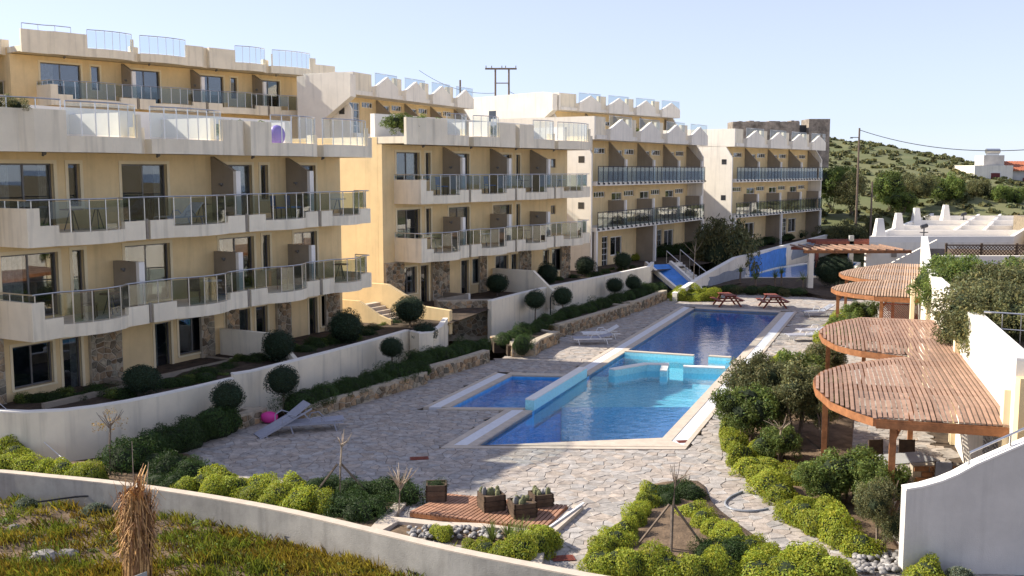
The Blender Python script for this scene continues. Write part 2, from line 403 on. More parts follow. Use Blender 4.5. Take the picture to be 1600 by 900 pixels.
def ball_mesh(name, material, n, size, seed, flat=1., lump=.0, shell=(.86,1.03), aspect=.5, tone=(.65,1.35), half=False, corek=.86):
    "leafy ball of radius 1 centred at the origin (half: a mound sitting on z=0)"
    r = np.random.RandomState(seed); d = dirs(n,r)
    if half: d[:,2] = np.abs(d[:,2])*1.0 - .12
    rad = r.uniform(shell[0],shell[1],n)*(lumps(d,r,12,lump) if lump else 1)
    c = d*rad[:,None]; c[:,2] *= flat
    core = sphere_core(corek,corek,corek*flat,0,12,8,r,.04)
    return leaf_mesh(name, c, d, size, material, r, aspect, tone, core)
def loose_mesh(name, material, n, size, seed, clumps=26, cr=.34, aspect=.45, tone=(.5,1.4), squash=1., corek=.0, droop=.3):
    "open crown of leaf clumps inside a unit sphere"
    r = np.random.RandomState(seed); cc = dirs(clumps,r)*(r.uniform(.25,.82,clumps)**.8)[:,None]; cc[:,2] *= squash
    k = r.randint(0,clumps,n); d = dirs(n,r); c = cc[k]+d*(cr*r.uniform(.35,1.,n)**.6)[:,None]
    et = r.uniform(.75,1.25,clumps)[k]
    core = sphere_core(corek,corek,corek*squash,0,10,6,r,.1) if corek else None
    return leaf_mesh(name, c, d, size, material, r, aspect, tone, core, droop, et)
def blades_mesh(name, material, n, length, width, seed, spread=.9, base=.1, tone=(.6,1.4), curve=.35, up=.5):
    "rosette / tuft of pointed blades growing from z=0"
    r = np.random.RandomState(seed); vs = []; fs = []; cols = []
    for i in range(n):
        a = r.uniform(0,2*PI); tilt = spread*r.uniform(up*.2,1); L = length*r.uniform(.55,1.1)
        dx, dy = math.cos(a), math.sin(a); px, py = -dy, dx; b = r.uniform(0,base); tn = r.uniform(*tone)
        o = len(vs); w0 = width*r.uniform(.7,1.2)
        for k in range(4):
            t = k/3; an = tilt*(.6+curve*2*t); x = math.sin(an)*L*t; z = math.cos(min(an,2.2))*L*t
            ww = w0*(1-t)**.7*.5 if k else w0*.4
            vs.append((dx*(b+x)-px*ww, dy*(b+x)-py*ww, z)); vs.append((dx*(b+x)+px*ww, dy*(b+x)+py*ww, z))
            cols += [(tn,tn,tn,1)]*2
        for k in range(3): fs.append((o+2*k,o+2*k+1,o+2*k+3,o+2*k+2))
    me = bpy.data.meshes.new(name); me.from_pydata(vs,[],fs); me.materials.append(material)
    at = me.color_attributes.new('tone','FLOAT_COLOR','POINT'); at.data.foreach_set('color', np.array(cols,np.float32).ravel())
    me.update(); return me
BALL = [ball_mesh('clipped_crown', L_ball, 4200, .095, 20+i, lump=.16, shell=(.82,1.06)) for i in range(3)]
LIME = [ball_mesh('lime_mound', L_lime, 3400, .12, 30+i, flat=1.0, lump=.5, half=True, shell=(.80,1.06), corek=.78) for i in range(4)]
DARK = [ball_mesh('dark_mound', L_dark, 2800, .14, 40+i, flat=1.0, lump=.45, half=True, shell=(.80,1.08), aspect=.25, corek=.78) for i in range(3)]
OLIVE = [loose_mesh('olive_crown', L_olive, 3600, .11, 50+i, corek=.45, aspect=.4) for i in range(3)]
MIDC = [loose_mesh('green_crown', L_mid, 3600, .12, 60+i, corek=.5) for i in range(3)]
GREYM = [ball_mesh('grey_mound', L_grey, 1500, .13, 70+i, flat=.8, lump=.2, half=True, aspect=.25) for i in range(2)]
TUFT = blades_mesh('leaf_tuft', L_mid, 60, 1., .05, 80, spread=.75)
YUC = blades_mesh('yucca_head', L_mid, 70, 1., .055, 81, spread=1.5, curve=.3, up=.1)
exec_order = []
# ================================================================== SETTING
def sheet(name, pts, material, kind='structure', label=None):
    "flat polygon sheet from 3D points"
    me = bpy.data.meshes.new(name); me.from_pydata([tuple(p) for p in pts], [], [tuple(range(len(pts)))]); me.materials.append(material)
    o = inst(name, me); return tag(o, label, kind=kind)
mb = MB(); mb.add([(-6000,-50,-2.6),(6000,-50,-2.6),(6000,330,-2.6),(-6000,330,-2.6)],[(0,1,2,3)])
tag(mb.build('ground', M['grassland']), 'scrub ground around the holiday complex', kind='structure')
mb = MB(); mb.add([(-9000,330,-2.6),(9000,330,-2.6),(9000,15000,-2.6),(-9000,15000,-2.6)],[(0,1,2,3)])
tag(mb.build('sea', M['sea']), 'strip of sea on the horizon', kind='structure')
# pool frame
Q0 = Vector((-1.09,30.95)); EP = Vector((.362,.932)); EQ = Vector((.932,-.362))
def Q(p, q): v = Q0+EP*p+EQ*q; return (v.x, v.y)
MAIN = [Q(0,0), Q(3.0,5.15), Q(34.2,5.15), Q(34.2,0)]           # water outline, counter-clockwise
KIDS = [Q(4.45,-2.95), Q(5.35,-.35), Q(11.3,-.35), Q(10.6,-2.95)]
MOUT = [Q(-.6,-.95), Q(1.97,6.1), Q(34.9,6.1), Q(34.9,-.95)]
KOUT = [Q(3.75,-3.85), Q(4.95,-.3), Q(11.9,-.3), Q(11.2,-3.85)]
# paved deck: sheet with the joints, then individual stones
fgw = [U(px,py,.35) for px,py in ((-60,737),(0,740),(70,747),(160,756),(250,768),(350,784),(450,803),(570,831),(700,862),(840,890),(960,912),(1120,935))]
fgw = [(p.x,p.y) for p in smooth([(*p.xy,0) for p in fgw],3)]
left_line = [U(*p).xy for p in ((200,712),(285,703),(330,683),(415,658),(480,655),(560,630),(665,598),(762,564),(800,553),(873,530),(984,490),(1040,468))]
deck_poly = [tuple(p) for p in left_line] + [(12.5,72.5),(24,66.5),(21.8,58),(15.6,40),(11.0,22.6),(10.2,19.2)] + [p for p in reversed(fgw) if p[0] < 9 and p[0] > -9.5]
def convex_clip_out(poly, outer):
    "cut a convex cell at the pool edge nearest to it"
    cx = sum(p[0] for p in poly)/len(poly); cy = sum(p[1] for p in poly)/len(poly); best = None
    for i in range(4):
        a, b = outer[i], outer[(i+1)%4]; dx, dy = b[0]-a[0], b[1]-a[1]; L = math.hypot(dx,dy); nx, ny = dy/L, -dx/L
        dd = nx*(cx-a[0])+ny*(cy-a[1])
        if dd > 0 and (best is None or dd > best[0]): best = (dd,nx,ny,nx*a[0]+ny*a[1])
    if best is None: return None
    return clip(poly, -best[1], -best[2], -best[3])
def wall_y(x):
    for i in range(len(fgw)-1):
        if fgw[i][0] <= x <= fgw[i+1][0]:
            t = (x-fgw[i][0])/(fgw[i+1][0]-fgw[i][0]); return fgw[i][1]+(fgw[i+1][1]-fgw[i][1])*t
    return fgw[0][1] if x < fgw[0][0] else fgw[-1][1]
rnd = random.Random(5)
cells = voronoi(-12, 26, 19, 74, .36, .28, rnd, .95, keep=lambda p: inside(p, deck_poly) and p[1] > wall_y(p[0])+.62, bound=False)
stones = []
for c in cells:
    for outer in (MOUT, KOUT):
        if c and any(inside(p, outer) for p in c): c = convex_clip_out(c, outer)
    if not c or len(c) < 3: continue
    s_ = shrink(c, .007)
    if s_ is None: continue
    # paving gets coarser edges: nibble one corner
    stones.append(s_)
# deck base with the pool hole: strips around the pools
mb = MB()
xs = [p[0] for p in deck_poly]
base_cells = voronoi(-12,26,19,74,1.2,1.2,random.Random(2),0,keep=lambda p: inside(p,deck_poly) and p[1] > wall_y(p[0])+.9, bound=False)
for c in base_cells:
    for outer in (MOUT, KOUT):
        if c and any(inside(p, outer) for p in c): c = convex_clip_out(c, outer)
    if c and len(c) >= 3: mb.add([(p[0],p[1],-.022) for p in c],[tuple(range(len(c)))])
deck = tag(mb.build('pool_deck', M['joint']), 'paved deck of irregular pale stones around the pool', kind='structure')
def stone_geo(mb, poly, z, h, cols, tn, dz):
    n = len(poly); cx = sum(p[0] for p in poly)/n; cy = sum(p[1] for p in poly)/n
    k = .93; vs = [(p[0],p[1],z-.02) for p in poly]+[(p[0],p[1],z+h*.6) for p in poly]+[(cx+(p[0]-cx)*k,cy+(p[1]-cy)*k,z+h+dz) for p in poly]
    fs = [tuple(range(2*n,3*n))]+[(i,(i+1)%n,n+(i+1)%n,n+i) for i in range(n)]+[(n+i,n+(i+1)%n,2*n+(i+1)%n,2*n+i) for i in range(n)]
    mb.add(vs,fs); cols += [tn]*(3*n)
def put_tone(me, cols):
    a = me.color_attributes.new('tone','FLOAT_COLOR','POINT'); a.data.foreach_set('color', np.array(cols,np.float32).ravel())
def tone_stone(r):
    g = r.uniform(.84,1.10); w_ = r.uniform(-.05,.06); return (g*(1+w_),g,g*(1-w_),1)
def vis_size(c):
    A = 0; n = len(c)
    for i in range(n): A += c[i][0]*c[(i+1)%n][1]-c[(i+1)%n][0]*c[i][1]
    cy = sum(p[1] for p in c)/n; cx = sum(p[0] for p in c)/n
    ok = abs(cx) < cy*.5 and inside((cx,cy),deck_poly) and cx < 7
    return -(abs(A)/cy**3 if ok else 0)
stones.sort(key=vis_size)
rest = MB(); rc = []
for i, c in enumerate(stones):
    tn = tone_stone(rnd); dz = rnd.uniform(-.008,.010)
    if i < 300:
        b = MB(); cc = []; cx = sum(p[0] for p in c)/len(c); cy = sum(p[1] for p in c)/len(c)
        stone_geo(b, [(p[0]-cx,p[1]-cy) for p in c], 0, .0, cc, tn, dz)
        me = b.mesh('paving_stone', M['paver']); put_tone(me, cc); inst('paving_stone', me, deck, (cx,cy,0))
    else: stone_geo(rest, c, 0, .0, rc, tn, dz)
me = rest.mesh('paving_stones', M['paver']); put_tone(me, rc); tag(inst('paving_stones', me, deck), kind='stuff')
for px, py, sx in ((655,716,.55),(880,872,.5),(1068,690,.4)):
    g = U(px,py,.014); b = MB(); b.box(-sx/2,sx/2,-.16,.16,0,.006)
    for k in range(7): b.box(-sx/2+.03,sx/2-.03,-.14+k*.042,-.12+k*.042,.006,.012)
    o = b.build('drain_cover', M['redwood'], None, g, (0,0,.15))
    tag(o, {655:'rusty drain cover in the shaded paving left of the pool end',880:'rusty drain cover in the paving beside the timber platform',1068:'small rusty drain cover at the right corner of the pool'}[px], 'drain cover')
# ------------------------------------------------------------------ the pools
pool = empty('swimming_pool', (*Q(15,2.5),0), 0, 'long swimming pool with white gutter strips and turquoise dividing walls', 'pool')
pl = pool.location
def W(p,q): a = Q(p,q); return (a[0]-pl.x, a[1]-pl.y)
def basin(name, poly, depth, material, parent, shallow=None):
    b = MB(); n = len(poly)
    vs = [(*p,-.02) for p in poly]+[(*p,-depth) for p in poly]
    b.add(vs, [tuple(range(n,2*n))]+[(i,n+i,n+(i+1)%n,(i+1)%n) for i in range(n)])
    return b.build(name, material, parent)
basin('basin', [W(0,0),W(3,5.15),W(34.2,5.15),W(34.2,0)], 1.9, M['tile'], pool)
b = MB(); b.prism([W(8.2,.02),W(10.2,5.13),W(17.9,5.13),W(17.9,.02)], -1.88, -.55); b.build('shallow_floor', M['tilelight'], pool)
b = MB()
for k in range(3): b.prism([W(11.2+k*.4,.03),W(11.2+k*.4,.95-k*.12),W(12.6,.6),W(12.6,.03)], -.56+k*.13, -.43+k*.13)
b.build('pool_step', M['tilelight'], pool)
ws = MB(); ws.add([(*W(0,0),-.10),(*W(3,5.15),-.10),(*W(34.2,5.15),-.10),(*W(34.2,0),-.10)],[(0,1,2,3)]); ws.build('water', M['water'], pool)
def strip(p0,q0,p1,q1,p2,q2,p3,q3,z,material,name,z0=-.2):
    b = MB(); b.prism([W(p0,q0),W(p1,q1),W(p2,q2),W(p3,q3)], z0, z); return b.build(name, material, pool)
# coping: beige band next to the water, white gutter, outer band
for (a,bq,c,zz,mt,nm) in ((-.30,0,None,.030,M['coping'],'coping'),(-.72,-.302,None,.016,M['channel'],'gutter_grating'),(-.95,-.722,None,.028,M['coping'],'coping')):
    strip(-.3*abs(a),a,-.3*abs(bq),bq,5.0,bq,5.0,a,zz,mt,nm); strip(11.9,a,11.9,bq,34.2-bq*.7,bq,34.2-a*.7,a,zz,mt,nm)
for (a,bq,zz,mt,nm) in ((5.15,5.5,.030,M['coping'],'coping'),(5.502,5.95,.016,M['channel'],'gutter_grating'),(5.952,6.1,.028,M['coping'],'coping')):
    pa = 3.0-(a-5.15)*.8; pb = 3.0-(bq-5.15)*.8
    strip(pa,a,pb,bq,34.2+(bq-5.15)*.7,bq,34.2+(a-5.15)*.7,a,zz,mt,nm)
strip(-.29,-.95,-.0,0,3.0,5.15,2.24,6.1,.031,M['coping'],'coping',-.2)
strip(-.62,-.95,-.295,-.95,2.235,6.1,1.95,6.1,.024,M['coping'],'coping',-.2)
strip(34.2,0,34.2,5.15,34.9,5.15,34.9,0,.027,M['coping'],'coping',-.2)
# raised walls in the water
def pwall(pts, th, z0, z1, name='dividing_wall', cap=True):
    b = MB(); wallpath(b, [W(*p) for p in pts], th, z0, z1); o = b.build(name, M['tilelight'], pool)
    if cap:
        b = MB(); wallpath(b, [W(*p) for p in pts], th, z1+.002, z1+.05); b.build('wall_cap', M['brightwhite'] if cap is True else M['coping'], o)
pwall([(17.8,3.25),(17.8,.02)], .3, -1.8, .05, cap='c'); pwall([(18.0,4.9),(18.0,3.9)], .3, -1.8, .04, cap='c')
pwall([(14.7,2.75),(14.4,1.7),(12.6,.65)], .35, -1.8, .17); pwall([(14.95,5.1),(14.6,3.4)], .35, -1.8, .14)
pwall([(14.7,2.75),(13.2,3.0)], -.3, -1.8, .13); 
# the small pool on the left
kp = empty('paddling_pool', (*Q(7.8,-1.7),0), 0, 'small dark paddling pool behind a turquoise wall left of the long pool', 'pool')
pl = kp.location
basin('basin', [W(4.45,-2.95),W(5.35,-.36),W(11.3,-.36),W(10.6,-2.95)], .7, M['tile'], kp)
b = MB(); b.add([(*W(4.45,-2.95),-.09),(*W(5.35,-.36),-.09),(*W(11.3,-.36),-.09),(*W(10.6,-2.95),-.09)],[(0,1,2,3)]); b.build('water', M['water'], kp)
pool_, pool = pool, kp
strip(4.35,-3.25,4.45,-2.952,10.6,-2.952,10.65,-3.25,.030,M['coping'],'coping'); strip(4.2,-3.68,4.34,-3.252,10.8,-3.252,10.9,-3.68,.016,M['channel'],'gutter_grating')
strip(4.1,-3.85,4.2,-3.682,10.9,-3.682,11.0,-3.85,.028,M['coping'],'coping')
strip(3.95,-3.25,5.0,-.36,5.35,-.36,4.45,-2.95,.026,M['coping'],'coping'); strip(10.65,-3.25,11.35,-.36,11.9,-.36,11.2,-3.25,.026,M['coping'],'coping')
pwall([(5.2,-.0),(11.6,-.0)], .34, -.7, .34, 'raised_wall')
pool = pool_; pl = pool.location
# ------------------------------------------------------------------ stone-faced planters and retaining walls on the left
stone_budget = [330]
def face_stones(parent, path, z0, z1, seed, cell=.26, indiv=True, ztop=None):
    "stones proud of the wall face along a plan polyline (outside = right of travel), local coords of parent"
    P = [Vector(p) for p in path]; Ls = [0]
    for i in range(len(P)-1): Ls.append(Ls[-1]+(P[i+1]-P[i]).length)
    tot = Ls[-1]; r = random.Random(seed)
    def at(u, v, o):
        i = 0
        while i < len(P)-2 and u > Ls[i+1]: i += 1
        t = (u-Ls[i])/(Ls[i+1]-Ls[i]); a = P[i]+(P[i+1]-P[i])*t; d = (P[i+1]-P[i]).normalized()
        return (a.x+d.y*o, a.y-d.x*o, v)
    mb = MB(); cols = []
    for c in voronoi(0, tot, z0, z1, cell*1.15, cell*.85, r, .85):
        s_ = shrink(c, .018)
        if s_ is None: continue
        n = len(s_); cx = sum(p[0] for p in s_)/n; cz = sum(p[1] for p in s_)/n; dp = r.uniform(.02,.05)
        vs = [at(p[0],p[1],-.02) for p in s_]+[at(p[0],p[1],dp*.6) for p in s_]+[at(cx+(p[0]-cx)*.8,cz+(p[1]-cz)*.8,dp) for p in s_]
        fs = [tuple(range(2*n,3*n))]+[(i,(i+1)%n,n+(i+1)%n,n+i) for i in range(n)]+[(n+i,n+(i+1)%n,2*n+(i+1)%n,2*n+i) for i in range(n)]
        g = r.uniform(.5,1.35); w_ = r.uniform(-.18,.12); tn = (g*(1+w_),g,g*(1-w_),1)
        if indiv and stone_budget[0] > 0:
            stone_budget[0] -= 1
            q = MB(); q.add(vs,fs); me = q.mesh('stone', M['stonemix']); put_tone(me,[tn]*len(vs)); inst('stone', me, parent)
        else: mb.add(vs,fs); cols += [tn]*len(vs)
    if mb.v:
        me = mb.mesh('stones', M['stonemix']); put_tone(me, cols); tag(inst('stones', me, parent), kind='stuff')
def planter(label, pix, h=.45, zb=0., seed=0, depth=1.3, indiv=True):
    pts = [U(*p,zb).xy for p in pix]; o0 = pts[0]
    e = empty('stone_planter', (*o0,zb), 0, label, 'planter')
    loc = [p-o0 for p in pts]
    # outside of the wall = towards the pool: travel away from the camera keeps it on the right
    b = MB(); wallpath(b, loc, .32, -.1, h); b.build('wall_core', M['mortar'], e)
    b = MB(); wallpath(b, [p for p in loc], .34, h+.002, h+.05); b.build('coping', M['mortar'], e)
    face_stones(e, loc, 0, h-.01, seed, indiv=indiv)
    d = (loc[-1]-loc[0]).normalized(); nl = Vector((-d.y,d.x))
    ins = [p+nl*.3 for p in loc]; out = [p+nl*depth for p in loc]
    b = MB(); b.prism([tuple(p) for p in ins]+[tuple(p) for p in reversed(out)], 0, h-.07); b.build('soil', M['soil_dark'], e)
    # closing end walls
    for p in (loc[0], loc[-1]):
        b = MB(); b.prism([tuple(p+nl*.02),tuple(p+d*.0+nl*.02+d*.3*(1 if p is loc[0] else -1)),tuple(p+nl*depth+d*.3*(1 if p is loc[0] else -1)),tuple(p+nl*depth)][::(1 if p is loc[0] else -1)], -.1, h-.003)
        b.build('end_wall', M['mortar'], e)
    face_stones(e, [loc[0]+nl*depth, loc[0]], 0, h-.02, seed+50, indiv=False)
    return e
planter('curved low stone planter beside the two dark sun loungers', [(283,706),(300,696),(330,684),(370,672),(418,658)], .42, 0, 1, .9)
planter('long low stone planter with clipped balls below the white wall', [(478,658),(520,644),(560,632),(610,617),(668,600)], .45, 0, 2, 1.0)
planter('low stone planter in front of the rough stone wall', [(655,598),(690,589),(725,579),(765,566)], .5, 0, 3, 1.2)
planter('stepped stone planter with a stubby projecting end by the sun loungers', [(793,548),(800,558),(836,557),(845,549),(874,536)], .55, 0, 4, 1.3, False)
planter('long stone planter facing the upper pool', [(874,527),(888,523),(936,508),(985,492)], .62, 0, 5, 1.2, False)
planter('farthest stone planter beside the round clipped hedge', [(984,489),(998,487),(1020,478),(1042,469)], .62, 0, 6, 1.2, False)
def retaining(name, label, pix, ztop, th=.22, z0=-.2, material='cream', cat='wall', ztops=None):
    pts = [U(*p, (ztops[i] if ztops else ztop)).xy for i,p in enumerate(pix)]; o0 = pts[0]
    loc = [p-o0 for p in pts]
    if ztops: z1 = [(ztops[i],ztops[i+1]) for i in range(len(pix)-1)]
    else: z1 = ztop
    e = empty(name, (*o0,0), 0, label, cat)
    b = MB(); wallpath(b, loc, th, z0, z1); b.build('wall', M[material], e)
    b = MB(); wallpath(b, [p+Vector((0,0)) for p in loc], th+.02, [a[0]+.001 for a in z1] if False else (ztop+.001 if not ztops else [min(a)+.001 for a in z1]), [(a[0]+.05,a[1]+.05) for a in z1] if ztops else ztop+.05)
    b.build('coping', M['brightwhite'], e)
    return e, pts
w1, w1p = retaining('garden_wall','curved cream garden wall in front of the nearest apartments',
    [(-70,640),(-20,644),(40,646),(100,643),(150,637),(200,629),(250,619),(310,606),(377,590)], 1.35)
w1b = retaining('garden_wall','short white return of the garden wall behind the clipped ball', [(377,591),(372,583)], 1.35)[0]
w2, w2p = retaining('garden_wall','long straight cream garden wall above the first long planter',
    [(366,586),(398,581),(450,568),(520,550),(580,534),(640,517)], 1.5)
w2b = retaining('garden_wall','curved white wall end beside the steps', [(640,518),(655,522),(676,520),(692,510),(700,498)], 1.5)[0]
w3, w3p = retaining('garden_wall','white garden wall behind the farther row of clipped balls', [(768,471),(815,459),(862,448),(940,433),(1016,417)], 1.9)
w3b = retaining('garden_wall','far white end of the garden wall near the slide', [(1016,417),(1022,410)], 1.9)[0]
# rough stone wall between
a, c_ = U(684,470,1.9).xy, U(769,468,1.9).xy
e = empty('rough_stone_wall', (*a,0), 0, 'rough stone retaining wall between the two white garden walls', 'wall')
b = MB(); wallpath(b, [Vector((0,0)), c_-a], .3, -.2, 1.9); b.build('wall_core', M['mortar'], e)
face_stones(e, [Vector((0,0)), c_-a], 0, 1.88, 77, .24, indiv=False)
# raised garden ground behind the walls
E_ = Vector((.52,.854)); NL = Vector((-.854,.52))
tp = [(*w1p[0],1.0)]+[(*p,1.0) for p in w1p[1:]]+[(*w2p[1],1.1)]+[(*p,1.12) for p in w2p[2:]]+[(*p,1.5) for p in w3p]+[(24,91,1.25),(40,112,1.2),(60,140,1.2)]
mb = MB()
lf = [(p[0]+NL.x*45, p[1]+NL.y*45, p[2]) for p in tp]
nl = len(tp)
inn = [(p[0]+NL.x*.12, p[1]+NL.y*.12, p[2]) for p in tp]
for i in range(nl-1): mb.add([inn[i],inn[i+1],lf[i+1],lf[i]],[(0,1,2,3)])
tag(mb.build('raised_garden', M['soil_dark']), 'raised garden ground in front of the apartments', kind='structure')
# ------------------------------------------------------------------ foreground wall, slope and planting beds
o0 = Vector(fgw[0]); e = empty('low_front_wall', (*o0,0), 0, 'long curving low concrete wall across the foreground', 'wall')
loc = [Vector(p)-o0 for p in fgw]
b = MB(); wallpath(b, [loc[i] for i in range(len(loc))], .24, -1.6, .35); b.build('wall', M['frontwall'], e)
b = MB(); wallpath(b, loc, .25, .352, .385); b.build('coping', M['coping'], e)
def noise2(x, y): return math.sin(x*1.3+y*.7)*.5+math.sin(x*2.9-y*1.9+1.3)*.27+math.sin(x*.45+y*2.3+.5)*.33+math.sin(x*5.1+y*4.3)*.1
mb = MB(); nx, ny = 110, 60; gx = lambda i: -19+30*i/nx; gy = lambda j: 12+16*j/ny
def fg_z(x, y):
    d = wall_y(x)-y
    base = -.34 + .03*max(0,d) + .10*noise2(x*1.2,y*1.2) - max(0,(x+3.5))*.13*(1 if d > -.5 else 0)
    if d < 0: base = min(base,-.55)-min(1.5,-d*2)
    return max(base,-1.9)
vs = [(gx(i),gy(j),fg_z(gx(i),gy(j))) for j in range(ny+1) for i in range(nx+1)]
mb.add(vs, [(j*(nx+1)+i,j*(nx+1)+i+1,(j+1)*(nx+1)+i+1,(j+1)*(nx+1)+i) for j in range(ny) for i in range(nx)])
tag(mb.build('foreground_slope', M['soil'], smooth=True), 'earth slope in the foreground', kind='structure')
def bed(name, pix, label, z=.0, h=.09, material='soil', world=None):
    pts = [Vector(p) for p in world] if world else [U(*p,0).xy for p in pix]
    pts = [v.xy for v in smooth([(*p,0) for p in pts+[pts[0]]],3)][:-1]
    c = sum(pts, Vector((0,0)))/len(pts); b = MB(); n = len(pts); rings = (1,.93,.6,.25)
    hs = (z-.05, z+h*.6, z+h, z+h*1.1)
    vs = [(*(c+(p-c)*k),hs[i]+(.02*noise2(p.x*3*k,p.y*3*k) if i else 0)) for i,k in enumerate(rings) for p in pts]
    fs = [(r*n+i, r*n+(i+1)%n, (r+1)*n+(i+1)%n, (r+1)*n+i) for r in range(3) for i in range(n)]+[tuple(3*n+i for i in range(n))]
    b.add(vs,fs); return tag(b.build(name, M[material], smooth=True), label, kind='structure')
bed('planting_bed', [(200,715),(290,708),(318,752),(430,765),(560,770),(640,778),(600,838),(450,797),(300,770),(150,750),(20,730)], 'long soil bed behind the low front wall')
bed('planting_bed', [(928,878),(962,838),(1003,790),(1008,757),(1092,750),(1115,785),(1165,825),(1232,880),(1150,905),(1010,898)], 'triangular soil bed edged with clipped hedges')
bed('planting_bed', None, 'wide soil bed between the paving and the pergolas', world=[(12.3,46.5),(10.2,41),(8.3,37.2),(7.1,33.8),(6.6,30.5),(6.75,27.5),(6.8,24.5),(7.6,22.0),(8.1,21.2),(8.7,21.6),(8.6,24),(9.6,28),(11.3,33),(13,38),(15,45),(14.5,47)])
bed('planting_bed', [(1035,462),(1120,452),(1220,455),(1315,470),(1300,440),(1230,436),(1150,438),(1060,446)], 'dark rockery bed behind the picnic tables', material='soil_dark', h=.3)
# ================================================================== APARTMENT BUILDINGS
b = MB(); b.tube([(0,0,0),(0,0,1)], .021, 6); POST = b.mesh('baluster', M['steel'])
b = MB(); b.box(-.022,.022,-.022,.022,0,1); b.box(-.022,.022,-.11,-.022,.06,.1); b.box(-.035,.035,-.13,-.06,0,.1); BPOST = b.mesh('baluster', M['black'])
b = MB(); b.box(-.5,.5,-.006,.006,0,1); PANE = b.mesh('glass_pane', M['glass']); PANE2 = b.mesh('glass_pane', M['clearglass'])
b = MB(); b.box(-.5,.5,-.01,.01,0,1); WPANE = b.mesh('pane', M['winglass']); VPANE = M['pane']
b = MB(); b.box(-.5,.5,-.004,.004,0,1); ROOM = b.mesh('room_shade_panel', M['room'])  # near-black panel whose colour supplies the darkness of the unlit room
b = MB()
for k in range(10): b.box(-.5+k*.1,-.4+k*.1-.004,-.008 if k%2 else -.016,.004 if k%2 else -.004,0,1)
DRAPE = b.mesh('curtain', M['curtain'])
wr = random.Random(33)

b = MB(); b.tube([(0,0,-.04),(0,0,.03)], .09, 10); b.tube([(0,0,-.03),(0,-.10,-.10)], .05, 8); LAMP = b.mesh('wall_lamp', M['alu'])
def rail(parent, path, z, hfun, top=1.05, sp=.64, inset=.05, post=POST, phase=0., bot=None, glass=True, pane=None, rail_r=.026, railmat='steel', prail=True):
    P = [Vector(p) for p in path]; Ls = [0]
    for i in range(len(P)-1): Ls.append(Ls[-1]+(P[i+1]-P[i]).length)
    tot = Ls[-1]; n = max(1,round(tot/sp))
    def at(u):
        i = 0
        while i < len(P)-2 and u > Ls[i+1]: i += 1
        t = (u-Ls[i])/max(1e-6,Ls[i+1]-Ls[i]); a = P[i]+(P[i+1]-P[i])*t; d = (P[i+1]-P[i]).normalized()
        return Vector((a.x-d.y*inset, a.y+d.x*inset)), d
    if prail:
        b = MB(); b.tube([(*(at(tot*k/(4*n))[0]), z+top) for k in range(4*n+1)], rail_r, 6); b.build('handrail', M[railmat], parent)
    pts = [at(tot*k/n) for k in range(n+1)]
    for k in range(n+1):
        p, d = pts[k]; h0 = hfun(p.x) if bot is None else bot
        inst('baluster', post, parent, (p.x,p.y,z+h0), (0,0,math.atan2(d.y,d.x)), (1,1,top-h0))
        if k < n and glass:
            q = pts[k+1][0]; m = (p+q)/2; h1 = max(h0, hfun(q.x)) if bot is None else bot+.12; dd = q-p
            h1 = max(h1, hfun(m.x)) if bot is None else h1
            inst('glass_pane', pane or PANE, parent, (m.x,m.y,z+h1+.05), (0,0,math.atan2(dd.y,dd.x)), (dd.length-.06,1,top-.11-h1))
def window(parent, x0, x1, z0, z1, y, n=2, name='window', fm='alu', bars=0, fw=.055, zbars=0, open_=0):
    b = MB()
    b.box(x0,x0+fw,y-.03,y+.04,z0,z1); b.box(x1-fw,x1,y-.03,y+.04,z0,z1); b.box(x0+fw,x1-fw,y-.03,y+.04,z1-fw,z1); b.box(x0+fw,x1-fw,y-.03,y+.04,z0,z0+fw)
    wd = (x1-x0-2*fw)/n
    for k in range(1,n): b.box(x0+fw+wd*k-.03,x0+fw+wd*k+.03,y-.025,y+.035,z0+fw,z1-fw)
    for k in range(1,zbars+1): zz = z0+(z1-z0)*k/(zbars+1); b.box(x0+fw,x1-fw,y-.02,y+.03,zz-.02,zz+.02)
    for k in range(1,bars+1): xx = x0+(x1-x0)*k/(bars+1); b.box(xx-.015,xx+.015,y-.02,y+.03,z0+fw,z1-fw)
    o = b.build(name, M[fm], parent)
    inst('room_shade_panel', ROOM, o, ((x0+x1)/2,y+.13,z0), (0,0,0), (x1-x0-.01,1,z1-z0))
    if z1-z0 > 1.2:
        for side in (0,1):
            if wr.random() < .55:
                cw = (x1-x0)*wr.uniform(.15,.48); inst('curtain', DRAPE, o, (x0+cw/2+.03 if side == 0 else x1-cw/2-.03, y+.10-.012*side, z0+.03), (0,0,0), (cw,1,z1-z0-.06))
    for k in range(n):
        if k == open_-1: continue
        inst('pane', WPANE, o, (x0+fw+wd*(k+.5), y+.012*(1 if k%2 else -.3), z0+fw), (R(random.uniform(-.6,.6)),0,R(random.uniform(-1.0,1.0))), (wd-.02,1,z1-z0-2*fw))
    return o
def surround(B_, x0, x1, z0, z1, y, w=.13, bottom=False):
    p = .025; mb = MB()
    mb.box(x0-w,x0,y-p,y+.05,z0,z1+w); mb.box(x1,x1+w,y-p,y+.05,z0,z1+w); mb.box(x0,x1,y-p,y+.05,z1,z1+w)
    if bottom: mb.box(x0-w,x1+w,y-p-.03,y+.05,z0-.07,z0)
    mb.build('opening_trim', M['trim'], B_)
